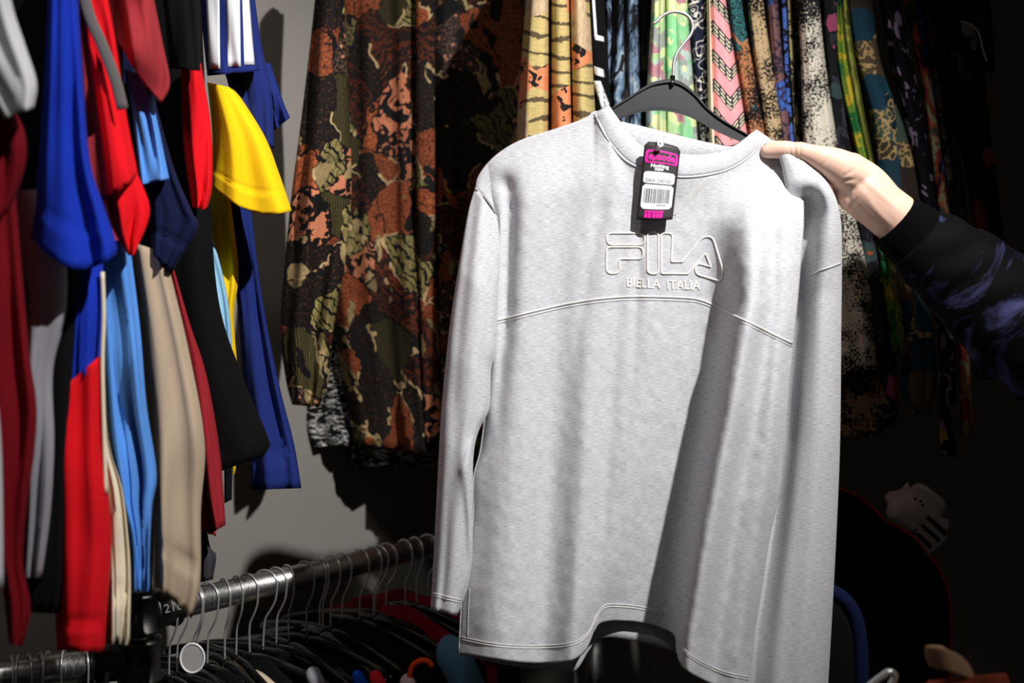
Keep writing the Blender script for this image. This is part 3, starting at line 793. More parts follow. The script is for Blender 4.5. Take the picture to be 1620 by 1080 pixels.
# ------------------------------------------------------------------ the person: arm and hand, jacket, head just inside the frame
fb = Vector((0.0, 1.0, 0.0))
def C(px, py, Y, rpx): return (W(px, py, Y), rpx * Y / F)
fl = (fb, 0.78)
hand_parts = [
    [C(1214,239,1.313,11.5), C(1227,237,1.310,13.5), C(1242,236.5,1.306,14.2), C(1255,237.5,1.303,13.0), C(1264,238,1.301,14.2), C(1278,242,1.299,14.6), C(1296,249,1.297,19.5), C(1318,259,1.299,26), C(1342,274,1.306,31), C(1365,294,1.321,30), C(1400,325,1.345,22)],
    [C(1345,268,1.316,27), C(1370,292,1.316,33), C(1395,322,1.32,34)],
    [C(1331,299,1.322,17), C(1341,310,1.316,19), C(1358,322,1.315,21), C(1380,338,1.320,22), C(1405,352,1.332,20)],
    [C(1368,304,1.314,37), C(1394,327,1.315,38.5), C(1420,348,1.316,39.5), C(1470,392,1.318,44), C(1560,470,1.31,52)],
    [C(1345,280,1.345,26), C(1320,268,1.365,22), C(1300,262,1.372,16)],
    [C(1312,250,1.375,12), C(1285,250,1.381,11.5), C(1258,254,1.378,10.5), C(1243,262,1.374,9.5)],
    [C(1312,266,1.378,12), C(1282,268,1.385,12), C(1250,274,1.382,10.5), C(1235,284,1.377,9.5)],
    [C(1316,284,1.378,11.5), C(1288,288,1.385,11), C(1260,294,1.382,10), C(1247,304,1.378,9)],
    [C(1322,300,1.374,10.5), C(1300,306,1.38,10), C(1280,314,1.38,9), C(1270,322,1.377,8)],
]
arm = blob('person', hand_parts, M['skin'], 0.0015, 18)
# skin folds: knuckle, thumb-root and wrist creases pressed in, two tendons raised
CREASE = [((1249,226),(1250,250),0.0005,1.8),((1257,225),(1259,252),0.0008,2.0),((1264,225),(1267,254),0.0007,2.0),((1316,289),(1352,284),0.0014,3.2),((1334,279),(1353,268),0.0008,2.6),((1300,262),(1316,246),0.0006,2.6),
          ((1333,327),(1346,308),0.0009,2.4),((1343,333),(1356,313),0.0008,2.4),((1328,318),(1340,300),0.0006,2.4),((1352,300),(1362,285),0.0006,3.0),((1356,272),(1425,338),-0.0010,5.5),((1352,290),(1405,352),-0.0008,5.0)]
_nr = [vt.normal.copy() for vt in arm.data.vertices]
for vt, vn in zip(arm.data.vertices, _nr):
    if vn.y > 0.25: continue
    px = 810 + vt.co.x / vt.co.y * F; py = 540 - (vt.co.z - CZ) / vt.co.y * F
    if px > 1440: continue
    for (x0, y0), (x1, y1), dep, wd in CREASE:
        L2 = (x1 - x0) ** 2 + (y1 - y0) ** 2; q = max(0, min(1, ((px - x0) * (x1 - x0) + (py - y0) * (y1 - y0)) / L2))
        dd = math.hypot(px - x0 - q * (x1 - x0), py - y0 - q * (y1 - y0))
        if dd < wd * 3: vt.co -= vn * dep * math.exp(-(dd / wd) ** 2) * math.sin(math.pi * (0.15 + 0.7 * q))
# torso, neck and head share the skin mesh further up the arm (they stand to the right of the frame)
HC = W(1772, -72, 1.16)
def hp(dx, dy, dz): return HC + Vector((dx, dy, dz))
sk = [
    [(hp(0.0,0,0.05), 0.088), (hp(0.005,0,0.0), 0.085), (hp(-0.02,0,-0.05), 0.066)],
    [(hp(0.03,0,0.03), 0.092), (hp(0.03,0,0.06), 0.088)],
    [(hp(-0.075,0,-0.07), 0.03), (hp(-0.045,0,-0.075), 0.05), (hp(0.01,0,-0.05), 0.06)],
    [(hp(-0.086,0,0.012), 0.008), (hp(-0.103,0,-0.02), 0.012), (hp(-0.092,0,-0.03), 0.011)],
    [(hp(-0.08,-0.018,-0.052), 0.009), (hp(-0.085,0,-0.052), 0.011), (hp(-0.08,0.018,-0.052), 0.009)],
    [(hp(0.035,-0.085,-0.005), 0.012), (hp(0.035,-0.088,0.02), 0.015)], [(hp(0.035,0.085,-0.005), 0.012), (hp(0.035,0.088,0.02), 0.015)],
    [(hp(0.025,0,-0.03), 0.056), (hp(0.035,0,-0.14), 0.054), (hp(0.05,0,-0.20), 0.07)],
    [(hp(0.05,-0.15,-0.25), 0.06), (hp(0.05,0,-0.22), 0.075), (hp(0.05,0.15,-0.25), 0.06)],
    [(hp(0.07,0,-0.25), 0.10), (hp(0.09,0,-0.5), 0.12), (hp(0.09,0,-0.75), 0.12)],
    [(hp(0.06,0.15,-0.26), 0.05), (hp(0.1,0.2,-0.42), 0.046), (hp(0.08,0.2,-0.5), 0.042), (W(1560,470,1.31), 0.044)],
]
upper = blob('upper', sk, M['skin'], 0.006, 4)
bm = bmesh.new(); bm.from_mesh(arm.data); bm.from_mesh(upper.data); bm.to_mesh(arm.data); bm.free()
bpy.data.objects.remove(upper)
arm.data.polygons.foreach_set('use_smooth', [True] * len(arm.data.polygons))
tag(arm, 'person in a black jacket at the right edge pinching the sweatshirt shoulder', 'person')
hair = blob('hair', [[(hp(0.035,0,0.06), 0.1), (hp(0.05,0,0.04), 0.1)], [(hp(0.08,0,0.0), 0.075), (hp(0.075,0,-0.06), 0.06)], [(hp(-0.04,0,0.11), 0.045), (hp(0.0,0,0.11), 0.06)]], plain('dark_hair', rgb(24,18,15), 0.6), 0.006, 3, arm)
nail_pts = [W(1210,229,1.317), W(1217,226.5,1.315), W(1225,225,1.313)]
v, f = sweep(nail_pts, [0.0025,0.0036,0.003], 10, flat=(Vector((0.25, -0.45, 0.86)).normalized(), 0.3)); make('thumb_nail', v, f, M['nail'], arm)
# eyes and brow, small
for sy in (-0.03, 0.03):
    v, f = sweep([hp(-0.074, sy - 0.001, 0.012), hp(-0.0815, sy, 0.012)], [0.012, 0.004], 12); make('eye', v, f, M['paper'], arm)
    v, f = sweep([hp(-0.084, sy - 0.016, 0.03), hp(-0.088, sy, 0.034), hp(-0.084, sy + 0.016, 0.03)], 0.0035, 8); make('eyebrow', v, f, hair.data.materials[0], arm)
jk = NB('black_satin_tie_dye', 0.8, 'UV', 1, 0, 0, 0.1)
M['jacket'] = jk.done(jk.mix(jk.math('MULTIPLY', jk.ramp(jk.noise(13, 5, jk.map(None, (1, 1.6, 1), 0.5), 0, 0.6, 1.2), [(0.52, 0.0), (0.70, 1.0)], False), 0.7), rgb(4,4,6), rgb(80,80,128)))
M['rib'] = NB('black_rib', 0.95, 'UV', 1, 0, 0, 0.06)
_r = M['rib']; _r.bump(_r.wave(160, None, 0, 'BANDS', 'X'), 0.4, 0.001); M['rib'] = _r.done(rgb(7,6,7))
def along(pts, wr, n=40, seed=0, wave=0.0):
    """cloth sleeve around an arm: list of (px, py, Y, rpx)"""
    P = spline([tuple(W(a, b_, c)) + (d * c / F,) for a, b_, c, d in pts], wr)
    return P
def sleeve_mesh(name, pts, mat, parent, m=50, n=44, wrinkle=0.0, hollow=True):
    P = along(pts, m); V, Fc, U = [], [], []
    path = [Vector(p[:3]) for p in P]; up = None; Lacc = 0
    for i in range(m):
        t = (path[min(i + 1, m - 1)] - path[max(i - 1, 0)]).normalized()
        s = t.cross(Vector((0, -1, 0))).normalized(); u = s.cross(t)
        if i: Lacc += (path[i] - path[i - 1]).length
        for j in range(n):
            th = 2 * math.pi * j / n
            q = mnoise.noise(Vector((math.cos(th) * 1.6, math.sin(th) * 1.6, Lacc * 26))) + 0.6 * math.sin(Lacc * 120 + 2.2 * math.sin(th * 2))
            r_ = P[i][3] * (1 + wrinkle * q * min(1, i / 4))
            V.append(path[i] + s * math.cos(th) * r_ + u * math.sin(th) * r_ * 0.85); U.append((j / n * 0.3, Lacc))
    for i in range(m - 1):
        for j in range(n): Fc.append((i * n + j, i * n + (j + 1) % n, (i + 1) * n + (j + 1) % n, (i + 1) * n + j))
    o = make(name, V, Fc, mat, parent, U)
    s = o.modifiers.new('solid', 'SOLIDIFY'); s.thickness = 0.002
    return o
jp = make('jacket', [(0, 0, 0)], [], M['jacket'], None)
bpy.data.objects.remove(jp)
jsl = sleeve_mesh('jacket_sleeve', [(1448,376,1.31,52),(1475,398,1.31,62),(1520,432,1.31,72),(1580,480,1.30,82),(1650,540,1.29,92),(1760,600,1.30,92),(1800,520,1.30,92)], M['jacket'], arm, 70, 48, 0.055)
sleeve_mesh('jacket_cuff', [(1414,347,1.308,43),(1430,361,1.309,47),(1446,374,1.31,50),(1462,388,1.31,53)], M['rib'], jsl, 20, 48, 0.0)
blob('jacket_body', [[(hp(0.06,-0.17,-0.26), 0.07), (hp(0.06,0,-0.235), 0.08), (hp(0.08,0.17,-0.27), 0.075)], [(hp(0.12,-0.02,-0.3), 0.13), (hp(0.14,-0.02,-0.55), 0.14), (hp(0.14,0,-0.85), 0.14)], [(hp(0.12,0.06,-0.3), 0.13), (hp(0.14,0.06,-0.85), 0.13)], [(hp(0.08,0.17,-0.27), 0.075), (hp(0.12,0.21,-0.42), 0.075), (hp(0.1,0.2,-0.52), 0.07)]], M['rib'], 0.008, 3, arm)

# ------------------------------------------------------------------ left rack: T-shirts and sweatshirts hanging side on
def garment(name, label, cat, pieces, group='clothes on the near rack'):
    """pieces: (part name, L, R, Y, half depth, material, options)"""
    ys = [p[3] for p in pieces]; q = pieces[0]
    base = W((q[1][-1][0] + q[2][-1][0]) / 2, max(max(p[1][-1][1], p[2][-1][1]) for p in pieces), ys[0])
    t = thing(name, label, cat, base, group)
    for k, p in enumerate(pieces):
        opt = dict(p[6]) if len(p) > 6 else {}
        tube(p[0], p[1], p[2], p[3], p[4], p[5], t, seed=opt.pop('seed', hash_(name + label) + k), **opt)
    return t
def hash_(s): return sum((i + 1) * ord(c) for i, c in enumerate(s)) % 97

garment('t_shirt', 'white T-shirt with loose short sleeve nearest the camera at the left edge', 't-shirt', [
    ('sleeve', [(-70,-60),(-62,60),(-32,120),(-4,168),(8,186)], [(8,-60),(20,10),(40,72),(58,130),(54,170)], 0.84, 0.035, M['white'], dict(wr=0.006)),
    ('body', [(-110,-60),(-110,400),(-110,930)], [(-40,-60),(-15,500),(2,700),(6,930)], 0.87, 0.02, M['white'])])
garment('sweatshirt', 'dark crimson sweatshirt hanging at the far left with long drooping sleeve', 'sweatshirt', [
    ('sleeve', [(-70,120),(-60,240),(-40,345)], [(5,150),(38,205),(40,262),(20,322),(2,346)], 0.89, 0.03, M['darkred']),
    ('body', [(-50,250),(-40,540),(-25,800),(0,900),(14,1018)], [(20,250),(45,540),(58,640),(54,720),(42,805),(36,890),(49,960),(36,1022)], 0.93, 0.025, M['darkred'], dict(wr=0.008))])
garment('t_shirt', 'grey marl top between the crimson sweatshirt and the red sleeve', 't-shirt', [
    ('body', [(10,300),(30,500),(36,700),(33,912)], [(100,300),(106,478),(84,585),(86,700),(80,810),(66,914)], 0.97, 0.02, M['greymarl'], dict(wr=0.008))])
garment('t_shirt', 'plain black T-shirt hidden behind the grey marl top', 't-shirt', [
    ('body', [(-40,-60),(-20,500),(20,780),(30,968)], [(110,-60),(125,350),(112,640),(100,900),(92,970)], 1.0, 0.02, M['black'])])  # also an added black backing that keeps the gaps between tops dark
bt_ = garment('sweatshirt', 'royal blue and red colour-block sweatshirt with wide lit blue sleeve', 'sweatshirt', [
    ('sleeve', [(78,-60),(68,150),(56,300),(46,372)], [(120,-60),(130,100),(142,250),(166,330),(184,385),(184,403)], 0.96, 0.04, M['royal'], dict(sag=38, wr=0.008, hem=0.13)),
    ('upper_body', [(70,260),(85,450),(88,640)], [(140,260),(164,430),(162,566)], 1.03, 0.022, M['royal'])])
tube('lower_sleeve', [(86,625),(84,760),(84,858),(88,985),(90,1028)], [(161,560),(164,700),(174,805),(176,870),(170,960),(165,1032)], 1.025, 0.03, M['red'], bt_, seed=12, hem=0.1, wr=0.012, freq=1.2)
v, f = sweep([W(x, y, 1.012) for x, y in spline([(162,430),(164,500),(162,575),(165,700),(168,780)], 30)], 0.0022, 8); make('piping', v, f, M['cream'], bt_)
garment('sweatshirt', 'cream cotton sweatshirt with crumpled sleeve behind the red colour-block sleeve', 'sweatshirt', [
    ('sleeve', [(130,380),(145,600),(158,800),(163,1018)], [(163,380),(165,600),(172,700),(193,772),(203,850),(207,920),(205,1020)], 1.07, 0.026, M['cream'], dict(wr=0.012, hem=0.12, freq=3))])
garment('t_shirt', 'bright red T-shirt with short sleeve and curled hem beside the royal blue sleeve', 't-shirt', [
    ('sleeve', [(115,-60),(134,100),(152,230),(160,320)], [(160,-60),(182,60),(200,180),(218,274)], 1.03, 0.032, M['red'], dict(wr=0.008, sag=6)),
    ('sleeve_lining', [(150,230),(166,315),(180,365),(203,404)], [(205,230),(218,275),(237,335),(212,404)], 1.05, 0.02, M['red'], dict(wr=0.012))])
st = thing('bag_strap', 'dark grey webbing strap hanging across the bright red sleeve', 'strap', W(190, 168, 0.985))
v, f = sweep([W(x, y, 0.985) for x, y in spline([(118,-70),(140,20),(162,72),(182,125),(194,172)], 30)], 0.0055, 10, flat=(Vector((0.3, -1, 0)).normalized(), 0.3)); make('webbing', v, f, M['strap'], st)
garment('t_shirt', 'faded maroon T-shirt with short sleeve between red and black tops', 't-shirt', [
    ('sleeve', [(172,-60),(179,0),(183,58)], [(232,-60),(244,0),(258,70),(269,132),(256,164)], 1.1, 0.036, M['maroon'], dict(wr=0.014, freq=1.5, sag=10)),
    ('body', [(110,-60),(130,300),(150,600)], [(190,-60),(200,300),(200,600)], 1.12, 0.02, M['maroon'])])
garment('t_shirt', 'sky blue T-shirt with pleated hem between cream sleeve and beige top', 't-shirt', [
    ('sleeve', [(196,110),(210,190),(222,292)], [(232,120),(246,178),(268,283)], 1.125, 0.025, M['sky']),
    ('body', [(150,380),(163,560),(184,760),(205,850),(208,934)], [(205,380),(222,520),(232,640),(248,748),(241,800),(237,880),(237,936)], 1.11, 0.024, M['sky'], dict(wr=0.013, freq=2.4, hem=0.08))])
garment('sweatshirt', 'beige cotton top with slanted pale hem hanging over the rail clamp', 'sweatshirt', [
    ('body', [(200,380),(222,560),(238,700),(243,850),(248,926)], [(262,400),(300,560),(324,700),(318,805),(317,920),(303,978)], 1.17, 0.024, M['beige'], dict(wr=0.012, freq=1.4, hem=0.12))])
garment('sweatshirt', 'midnight navy sweatshirt with sleeve hem under the light blue sleeve', 'sweatshirt', [
    ('sleeve', [(205,120),(222,260),(234,340),(240,402)], [(240,140),(275,265),(304,335),(313,362),(272,432)], 1.17, 0.03, M['midnight'], dict(hem=0.15)),
    ('body', [(150,-60),(160,300),(180,480)], [(215,-60),(240,250),(262,480)], 1.19, 0.02, M['midnight'])])
garment('t_shirt', 'black sports T-shirt hanging next to the white-striped navy sleeve', 't-shirt', [
    ('sleeve', [(250,-60),(262,40),(268,108)], [(312,-60),(316,40),(317,112)], 1.21, 0.03, M['black']),
    ('body', [(120,-60),(150,300),(170,600),(200,800)], [(315,-60),(330,250),(345,470),(386,600),(427,700),(418,720)], 1.34, 0.022, M['black'], dict(wr=0.01))])  # black body widened to the left as dark backing for the gaps
garment('t_shirt', 'scarlet T-shirt sleeve between black top and yellow sleeve', 't-shirt', [
    ('sleeve', [(286,100),(290,230),(304,328)], [(318,100),(334,200),(336,290),(328,332)], 1.27, 0.03, M['red']),
    ('body', [(262,560),(285,700),(312,836)], [(300,560),(322,700),(342,848)], 1.315, 0.016, M['red'])])
garment('sweatshirt', 'brick red sweatshirt with long narrow fall to the right of the beige top', 'sweatshirt', [
    ('body', [(240,300),(275,480),(300,640),(318,790),(330,846)], [(268,400),(300,510),(326,590),(346,700),(353,770),(357,830)], 1.26, 0.022, M['brick'], dict(wr=0.008))])
garment('sweatshirt', 'charcoal grey sleeve end hanging below the brick red sweatshirt', 'sweatshirt', [
    ('sleeve', [(260,600),(300,800),(314,922)], [(310,600),(328,840),(342,876),(337,916)], 1.325, 0.02, M['charcoal'])])
garment('t_shirt', 'pale ice blue top, narrow strip between black and yellow tops', 't-shirt', [
    ('body', [(300,300),(330,500),(352,700),(355,796)], [(328,340),(360,470),(368,580),(368,700),(367,790)], 1.40, 0.02, M['cyan'])])
yl = garment('t_shirt', 'yellow T-shirt with wide flared short sleeve lit under the navy one', 't-shirt', [
    ('sleeve', [(328,130),(336,220),(331,291)], [(372,140),(418,214),(442,275),(462,334)], 1.38, 0.045, M['yellow'], dict(sag=22, hem=0.16, wr=0.006)),
    ('body', [(320,250),(345,600),(362,750)], [(355,250),(377,420),(370,500),(376,600),(373,750)], 1.44, 0.02, M['yellow'])])
nv = garment('t_shirt', 'navy sports T-shirt with three white stripes down the short sleeve', 't-shirt', [
    ('sleeve', [(308,-60),(318,30),(328,120)], [(394,-60),(401,50),(411,112)], 1.36, 0.035, M['navy'], dict(wr=0.003)),
    ('body', [(320,-60),(340,60),(360,130),(367,164)], [(396,-60),(412,60),(430,150),(434,236)], 1.42, 0.03, M['navy'], dict(sag=10)),
    ('far_sleeve', [(400,100),(425,170),(431,208)], [(428,100),(446,155),(459,186)], 1.45, 0.02, M['navy'])])
bs_ = tris_of([o for o in nv.children if o.name.split('.')[0] == 'sleeve'])
for xa, xb, ya, yb in (((324,346),(331,348),-50,120), ((357,379),(361,381),-50,116), ((382,391),(387,404),-50,113)):
    rows_ = []
    for i in range(16):
        t = i / 15; y = ya + (yb - ya) * t; l = xa[0] * (1 - t) + xb[0] * t; r_ = xa[1] * (1 - t) + xb[1] * t
        row = [project(bs_, l + (r_ - l) * q / 5, y + (113 - y) * 0 , 0.0012) for q in range(6)]
        if all(p is not None for p in row): rows_.append(row)
    if len(rows_) > 2: loft('stripe', rows_, M['white'], nv, 0.0008)
garment('sweatshirt', 'deep blue sweatshirt with long sleeve and stitched cuff closest to the wall', 'sweatshirt', [
    ('sleeve', [(340,240),(372,450),(384,600),(396,720),(396,775)], [(388,240),(412,450),(440,600),(465,700),(477,772)], 1.5, 0.03, M['navy'], dict(hem=0.1, wr=0.008))])

# ------------------------------------------------------------------ printed shirts on the back rail
def S(name, label, parts, cat='shirt', group='printed shirts on the back rail'):
    t = None
    for k, (pn, ys, L, R_, Y, b, mat, opt) in enumerate(parts):
        lp_, rp_ = list(zip(L, ys)), list(zip(R_, ys))
        if t is None: t = thing(name, label, cat, W((L[-1] + R_[-1]) / 2, ys[-1], Y), group)
        tube(pn, lp_, rp_, Y, b, mat, t, seed=hash_(label) + k, **opt)
    return t
JA, JB, JC = m_jungle('jungle_print', 1.0, 1.0, 0.8), m_jungle('jungle_print_shaded', 4.0, 0.9, 0.65), m_jungle('jungle_print_lit', 2.3, 1.1, 1.25)  # one print: shade painted into the body copies, light into the sleeve copy
js = thing('shirt', 'brown jungle-print shirt hanging open-front towards the camera beside the wall', 'shirt', W(640, 730, 1.86), 'printed shirts on the back rail')
tube('sleeve', [(508,-120),(498,0),(480,160),(462,300),(450,420),(443,520),(452,600),(462,640)], [(548,-120),(545,0),(552,160),(556,300),(545,420),(528,520),(520,600),(505,644)], 1.83, 0.045, JC, js, 60, 44, 0.016, 1, freq=1.8)
tube('body', [(525,-120),(530,0),(530,200),(520,400),(535,560),(560,700)], [(668,-120),(668,0),(672,200),(680,400),(690,560),(700,720)], 2.12, 0.035, JA, js, 60, 60, 0.024, 2, freq=3.0)
tube('body', [(655,-120),(656,0),(658,200),(655,400),(660,560),(670,700)], [(850,-120),(850,0),(845,200),(850,400),(860,560),(860,725)], 2.15, 0.04, JB, js, 60, 60, 0.020, 3, freq=2.6)
plk = tube('placket', [(657,-120),(658,0),(658,200),(662,400),(672,700)], [(688,-120),(688,0),(688,200),(690,400),(700,700)], 2.065, 0.012, JA, js, 50, 24, 0.003, 4)
for bx_, by_ in ((671,70),(668,165),(667,250),(666,345),(672,450),(676,560)):
    P0 = W(bx_, by_, 2.051); ring = []
    v1, f1 = sweep([P0, P0 - fb * 0.003], [0.0062, 0.005], 16); v2, f2 = sweep([P0 - fb * 0.003, P0 - fb * 0.0042], [0.0058, 0.0046], 16)
    v3, f3 = sweep([P0 - fb * 0.0035, P0 - fb * 0.0046], 0.0012, 8)
    bo = make('button', *merge([(v1, f1), (v2, f2)]), plain('horn_button', rgb(150,140,126), 0.3), plk)
    make('button_hole', v3, f3, M['black'], bo)
bwp = m_camo('black_white_collage', 3.0, [(0, rgb(14,14,16)), (0.52, rgb(40,38,38)), (0.55, rgb(220,216,212)), (0.62, rgb(20,20,22))], 30, 2.0, (1, 3, 1))
S('shirt', 'black shirt with white sketch print, hem showing below the jungle-print shirt', [('body', [300,450,600,670,706], [470,480,486,484,498], [600,610,610,600,575], 2.19, 0.025, bwp, dict(wr=0.012)),
    ('tail', [400,560,680,738], [540,548,556,556], [720,720,720,706], 2.22, 0.02, bwp, dict(wr=0.014, freq=3))])
YA = [-120, 0, 200, 450, 700]
tg = [m_tiger('tiger_print', s_) for s_ in (0.3, 1.1, 2.2)]
S('shirt', 'tan tiger-striped and orange animal-print shirt above the left sweatshirt shoulder', [
    ('sleeve', YA, [842,832,818,812,810], [870,872,872,868,866], 1.82, 0.15, tg[2], dict(wr=0.01)),
    ('body', YA, [866,868,868,866,866], [902,904,908,912,915], 1.83, 0.15, tg[0], dict(wr=0.008)),
    ('sleeve', YA, [898,898,902,910,915], [928,934,944,956,966], 1.84, 0.15, tg[1], dict(wr=0.008))])
bw = S('shirt', 'black shirt with white block print next to the tiger-striped one', [('body', YA, [914,922,942,962,972], [948,956,970,992,1005], 1.80, 0.035, M['black'], dict(wr=0.006))])
bwb = tris_of([o for o in bw.children])
def band(parent, pts, mat, bvh, k=6):
    (a, b_), (c, d) = pts[0], pts[1]
    rows_ = []
    for i in range(k + 1):
        t = i / k; l = np.array(a) * (1 - t) + np.array(d) * t; r_ = np.array(b_) * (1 - t) + np.array(c) * t
        row = [project(bvh, *(l * (1 - q / 5) + r_ * q / 5), 0.0012) for q in range(6)]
        if all(p is not None for p in row): rows_.append(row)
    if len(rows_) > 1: return loft('printed_band', rows_, mat, parent, 0.0006)
band(bw, (((937,0),(941,0)),((945,60),(941,60))), M['white'], bwb)
band(bw, (((937,-20),(954,-20)),((955,-6),(938,-6))), M['white'], bwb)
band(bw, (((940,54),(955,58)),((956,66),(942,63))), M['white'], bwb)
band(bw, (((938,104),(955,110)),((957,123),(941,118))), M['white'], bwb)
band(bw, (((938,128),(950,128)),((967,172),(952,172))), M['white'], bwb)
bgp = m_camo('blue_grey_foliage', 1.0, [(0, rgb(16,18,24)), (0.47, rgb(60,74,92)), (0.52, rgb(104,124,146)), (0.62, rgb(150,166,172)), (0.68, rgb(24,26,32))], 24, 1.5, (1.6, 0.5, 1))
S('shirt', 'blue-grey and black foliage-print shirt behind the left half of the hanger', [
    ('placket', YA, [952,957,962,975,985], [964,968,972,985,995], 1.84, 0.03, bgp, dict(wr=0.004)),
    ('sleeve', YA, [974,976,964,972,985], [984,986,990,1000,1012], 1.82, 0.03, bgp, dict(wr=0.006)),
    ('body', YA, [988,991,996,1006,1014], [1006,1009,1014,1024,1034], 1.83, 0.03, bgp, dict(wr=0.006))])
ge = m_geo('green_triangles', 1.5, [rgb(96,190,120), rgb(208,220,150), rgb(150,176,170), rgb(70,150,96), rgb(160,80,110), rgb(150,190,130), rgb(196,206,140), rgb(120,130,130)], 30)
S('shirt', 'mint green shirt with pink geometric triangles directly behind the steel hook', [
    ('sleeve', YA, [1029,1031,1022,1030,1034], [1051,1052,1054,1062,1066], 1.82, 0.032, ge, dict(wr=0.007)),
    ('body', YA, [1051,1053,1054,1062,1068], [1084,1087,1102,1118,1128], 1.83, 0.032, ge, dict(wr=0.01)),
    ('lining', YA, [1004,1008,1010,1016,1022], [1032,1034,1032,1040,1044], 1.88, 0.03, m_camo('dark_green_print', 2.0, [(0, rgb(18,22,16)), (0.55, rgb(58,66,40)), (0.62, rgb(84,60,50))], 20), {})])
S('shirt', 'navy shirt with white scribble lines right of the steel hook', [('body', YA, [1080,1086,1106,1130,1140], [1122,1129,1136,1160,1170], 1.85, 0.03, m_scribble('navy_scribble', 1.2), dict(wr=0.006))])
S('shirt', 'pink shirt with navy and cream zigzag print above the hanger arm', [('body', YA, [1117,1122,1126,1140,1150], [1141,1148,1180,1215,1235], 1.82, 0.032, m_chevron('pink_zigzag'), dict(wr=0.003)),
    ('placket', YA, [1112,1118,1122,1136,1146], [1120,1126,1130,1144,1154], 1.81, 0.008, M['cream'], {})])
bt1 = m_speckle('rust_teal_speckle', 2.0, rgb(176,120,82), rgb(26,22,24), 0.51, 220, rgb(52,110,112))
S('shirt', 'rust and teal speckled shirt between the pink zigzag and tan ones', [('body', YA, [1146,1150,1180,1212,1230], [1168,1173,1208,1242,1262], 1.85, 0.032, bt1, dict(wr=0.006))])
S('shirt', 'tan and black speckled shirt with teal shoulder above the hand', [('body', YA, [1176,1182,1206,1240,1262], [1202,1207,1237,1272,1292], 1.86, 0.032, m_speckle('tan_speckle', 5.0, rgb(190,164,126), rgb(22,20,22), 0.49, 230, rgb(88,132,150)), dict(wr=0.006))])
S('shirt', 'mauve and cobalt blue shirt, narrow strip above the thumb', [('body', YA, [1209,1213,1231,1260,1276], [1225,1230,1249,1278,1294], 1.88, 0.03, m_speckle('mauve_blue', 8.0, rgb(122,88,90), rgb(52,44,60), 0.54, 120, rgb(70,104,190)), dict(wr=0.004))])
S('shirt', 'thin cobalt and black patterned shirt strip left of the olive one', [('body', YA, [1231,1235,1246,1272,1288], [1241,1245,1255,1282,1298], 1.9, 0.03, m_speckle('cobalt_strip', 11.0, rgb(80,110,190), rgb(20,18,24), 0.5, 90), dict(wr=0.003))])
S('shirt', 'olive and cream mottled shirt strip left of the white speckled one', [('body', YA, [1241,1244,1254,1280,1296], [1250,1254,1266,1292,1308], 1.9, 0.03, m_speckle('olive_mottle', 14.0, rgb(160,152,110), rgb(44,42,34), 0.52, 80), dict(wr=0.003))])
S('shirt', 'dark grey mottled shirt tucked against the white speckled one', [('body', YA, [1250,1254,1264,1290,1306], [1262,1266,1276,1304,1320], 1.92, 0.03, m_speckle('grey_mottle', 17.0, rgb(110,106,100), rgb(28,26,26), 0.5, 90), dict(wr=0.003))])
ws = m_speckle('white_black_speckle', 20.0, rgb(222,214,196), rgb(26,24,28), 0.50, 230)
S('shirt', 'cream white shirt with dense black speckles beside the wrist', [('body', [-120,0,100,230,330,450,592], [1255,1262,1267,1272,1290,1300,1310], [1288,1296,1306,1326,1350,1376,1388], 1.86, 0.04, ws, dict(wr=0.006)),
    ('tail', [560,600,655,690], [1305,1310,1318,1330], [1384,1392,1420,1386], 1.88, 0.02, m_speckle('brown_speckle', 22.0, rgb(120,100,74), rgb(26,22,20), 0.5, 120), dict(wr=0.006))])
fb1 = m_floral('black_pink_flower', 2.0, rgb(22,22,28), [rgb(150,70,110), rgb(200,180,60), rgb(60,80,80), rgb(176,80,120)], 20, 0.34, rgb(54,56,64))
S('shirt', 'black shirt with pink and yellow flowers hanging below the wrist', [('body', [-120,0,100,230,350,450,520,640], [1290,1297,1305,1322,1350,1368,1380,1398], [1324,1331,1334,1347,1400,1413,1416,1422], 1.90, 0.032, fb1, dict(wr=0.006))])
S('shirt', 'green shirt with yellow and emerald brushstrokes over the hand', [('body', [-120,0,110,250,420,560], [1318,1322,1326,1356,1390,1410], [1334,1338,1350,1381,1414,1430], 1.89, 0.03, m_camo('green_brush', 6.0, [(0, rgb(22,34,20)), (0.42, rgb(36,104,56)), (0.5, rgb(110,140,50)), (0.57, rgb(190,170,50)), (0.64, rgb(130,40,60))], 18, 1.0, (1, 0.5, 1)), dict(wr=0.006)),
    ('placket', [-120,0,100,260,420,560], [1328,1332,1342,1374,1406,1424], [1336,1341,1353,1383,1416,1434], 1.86, 0.008, m_camo('lime_cloth', 1.0, [(0, rgb(120,124,56)), (0.5, rgb(156,160,74)), (0.6, rgb(90,92,44))], 30), {})])
pw = m_patch('teal_brown_patchwork', 3.3, [rgb(40,84,108), rgb(110,92,76), rgb(30,66,92), rgb(132,108,84), rgb(96,116,100), rgb(70,60,52), rgb(48,100,120), rgb(120,100,78)], 20)
S('shirt', 'teal and brown patchwork shirt with rounded tail', [('body', [-120,0,100,200,300,450,550,610,652], [1334,1338,1355,1380,1390,1422,1430,1424,1440], [1366,1380,1394,1430,1454,1464,1480,1482,1470], 1.93, 0.034, pw, dict(wr=0.006))])
lf = m_floral('lilac_yellow_flower', 5.0, rgb(18,16,24), [rgb(222,172,60), rgb(206,192,210), rgb(236,190,90)], 15, 0.3, rgb(168,152,180))
S('shirt', 'black and lilac shirt with yellow flowers right of the patchwork one', [('body', [-120,0,150,300,450,520,640,722], [1372,1390,1420,1452,1474,1483,1486,1488], [1404,1424,1454,1478,1494,1511,1513,1512], 1.94, 0.032, lf, dict(wr=0.006))])
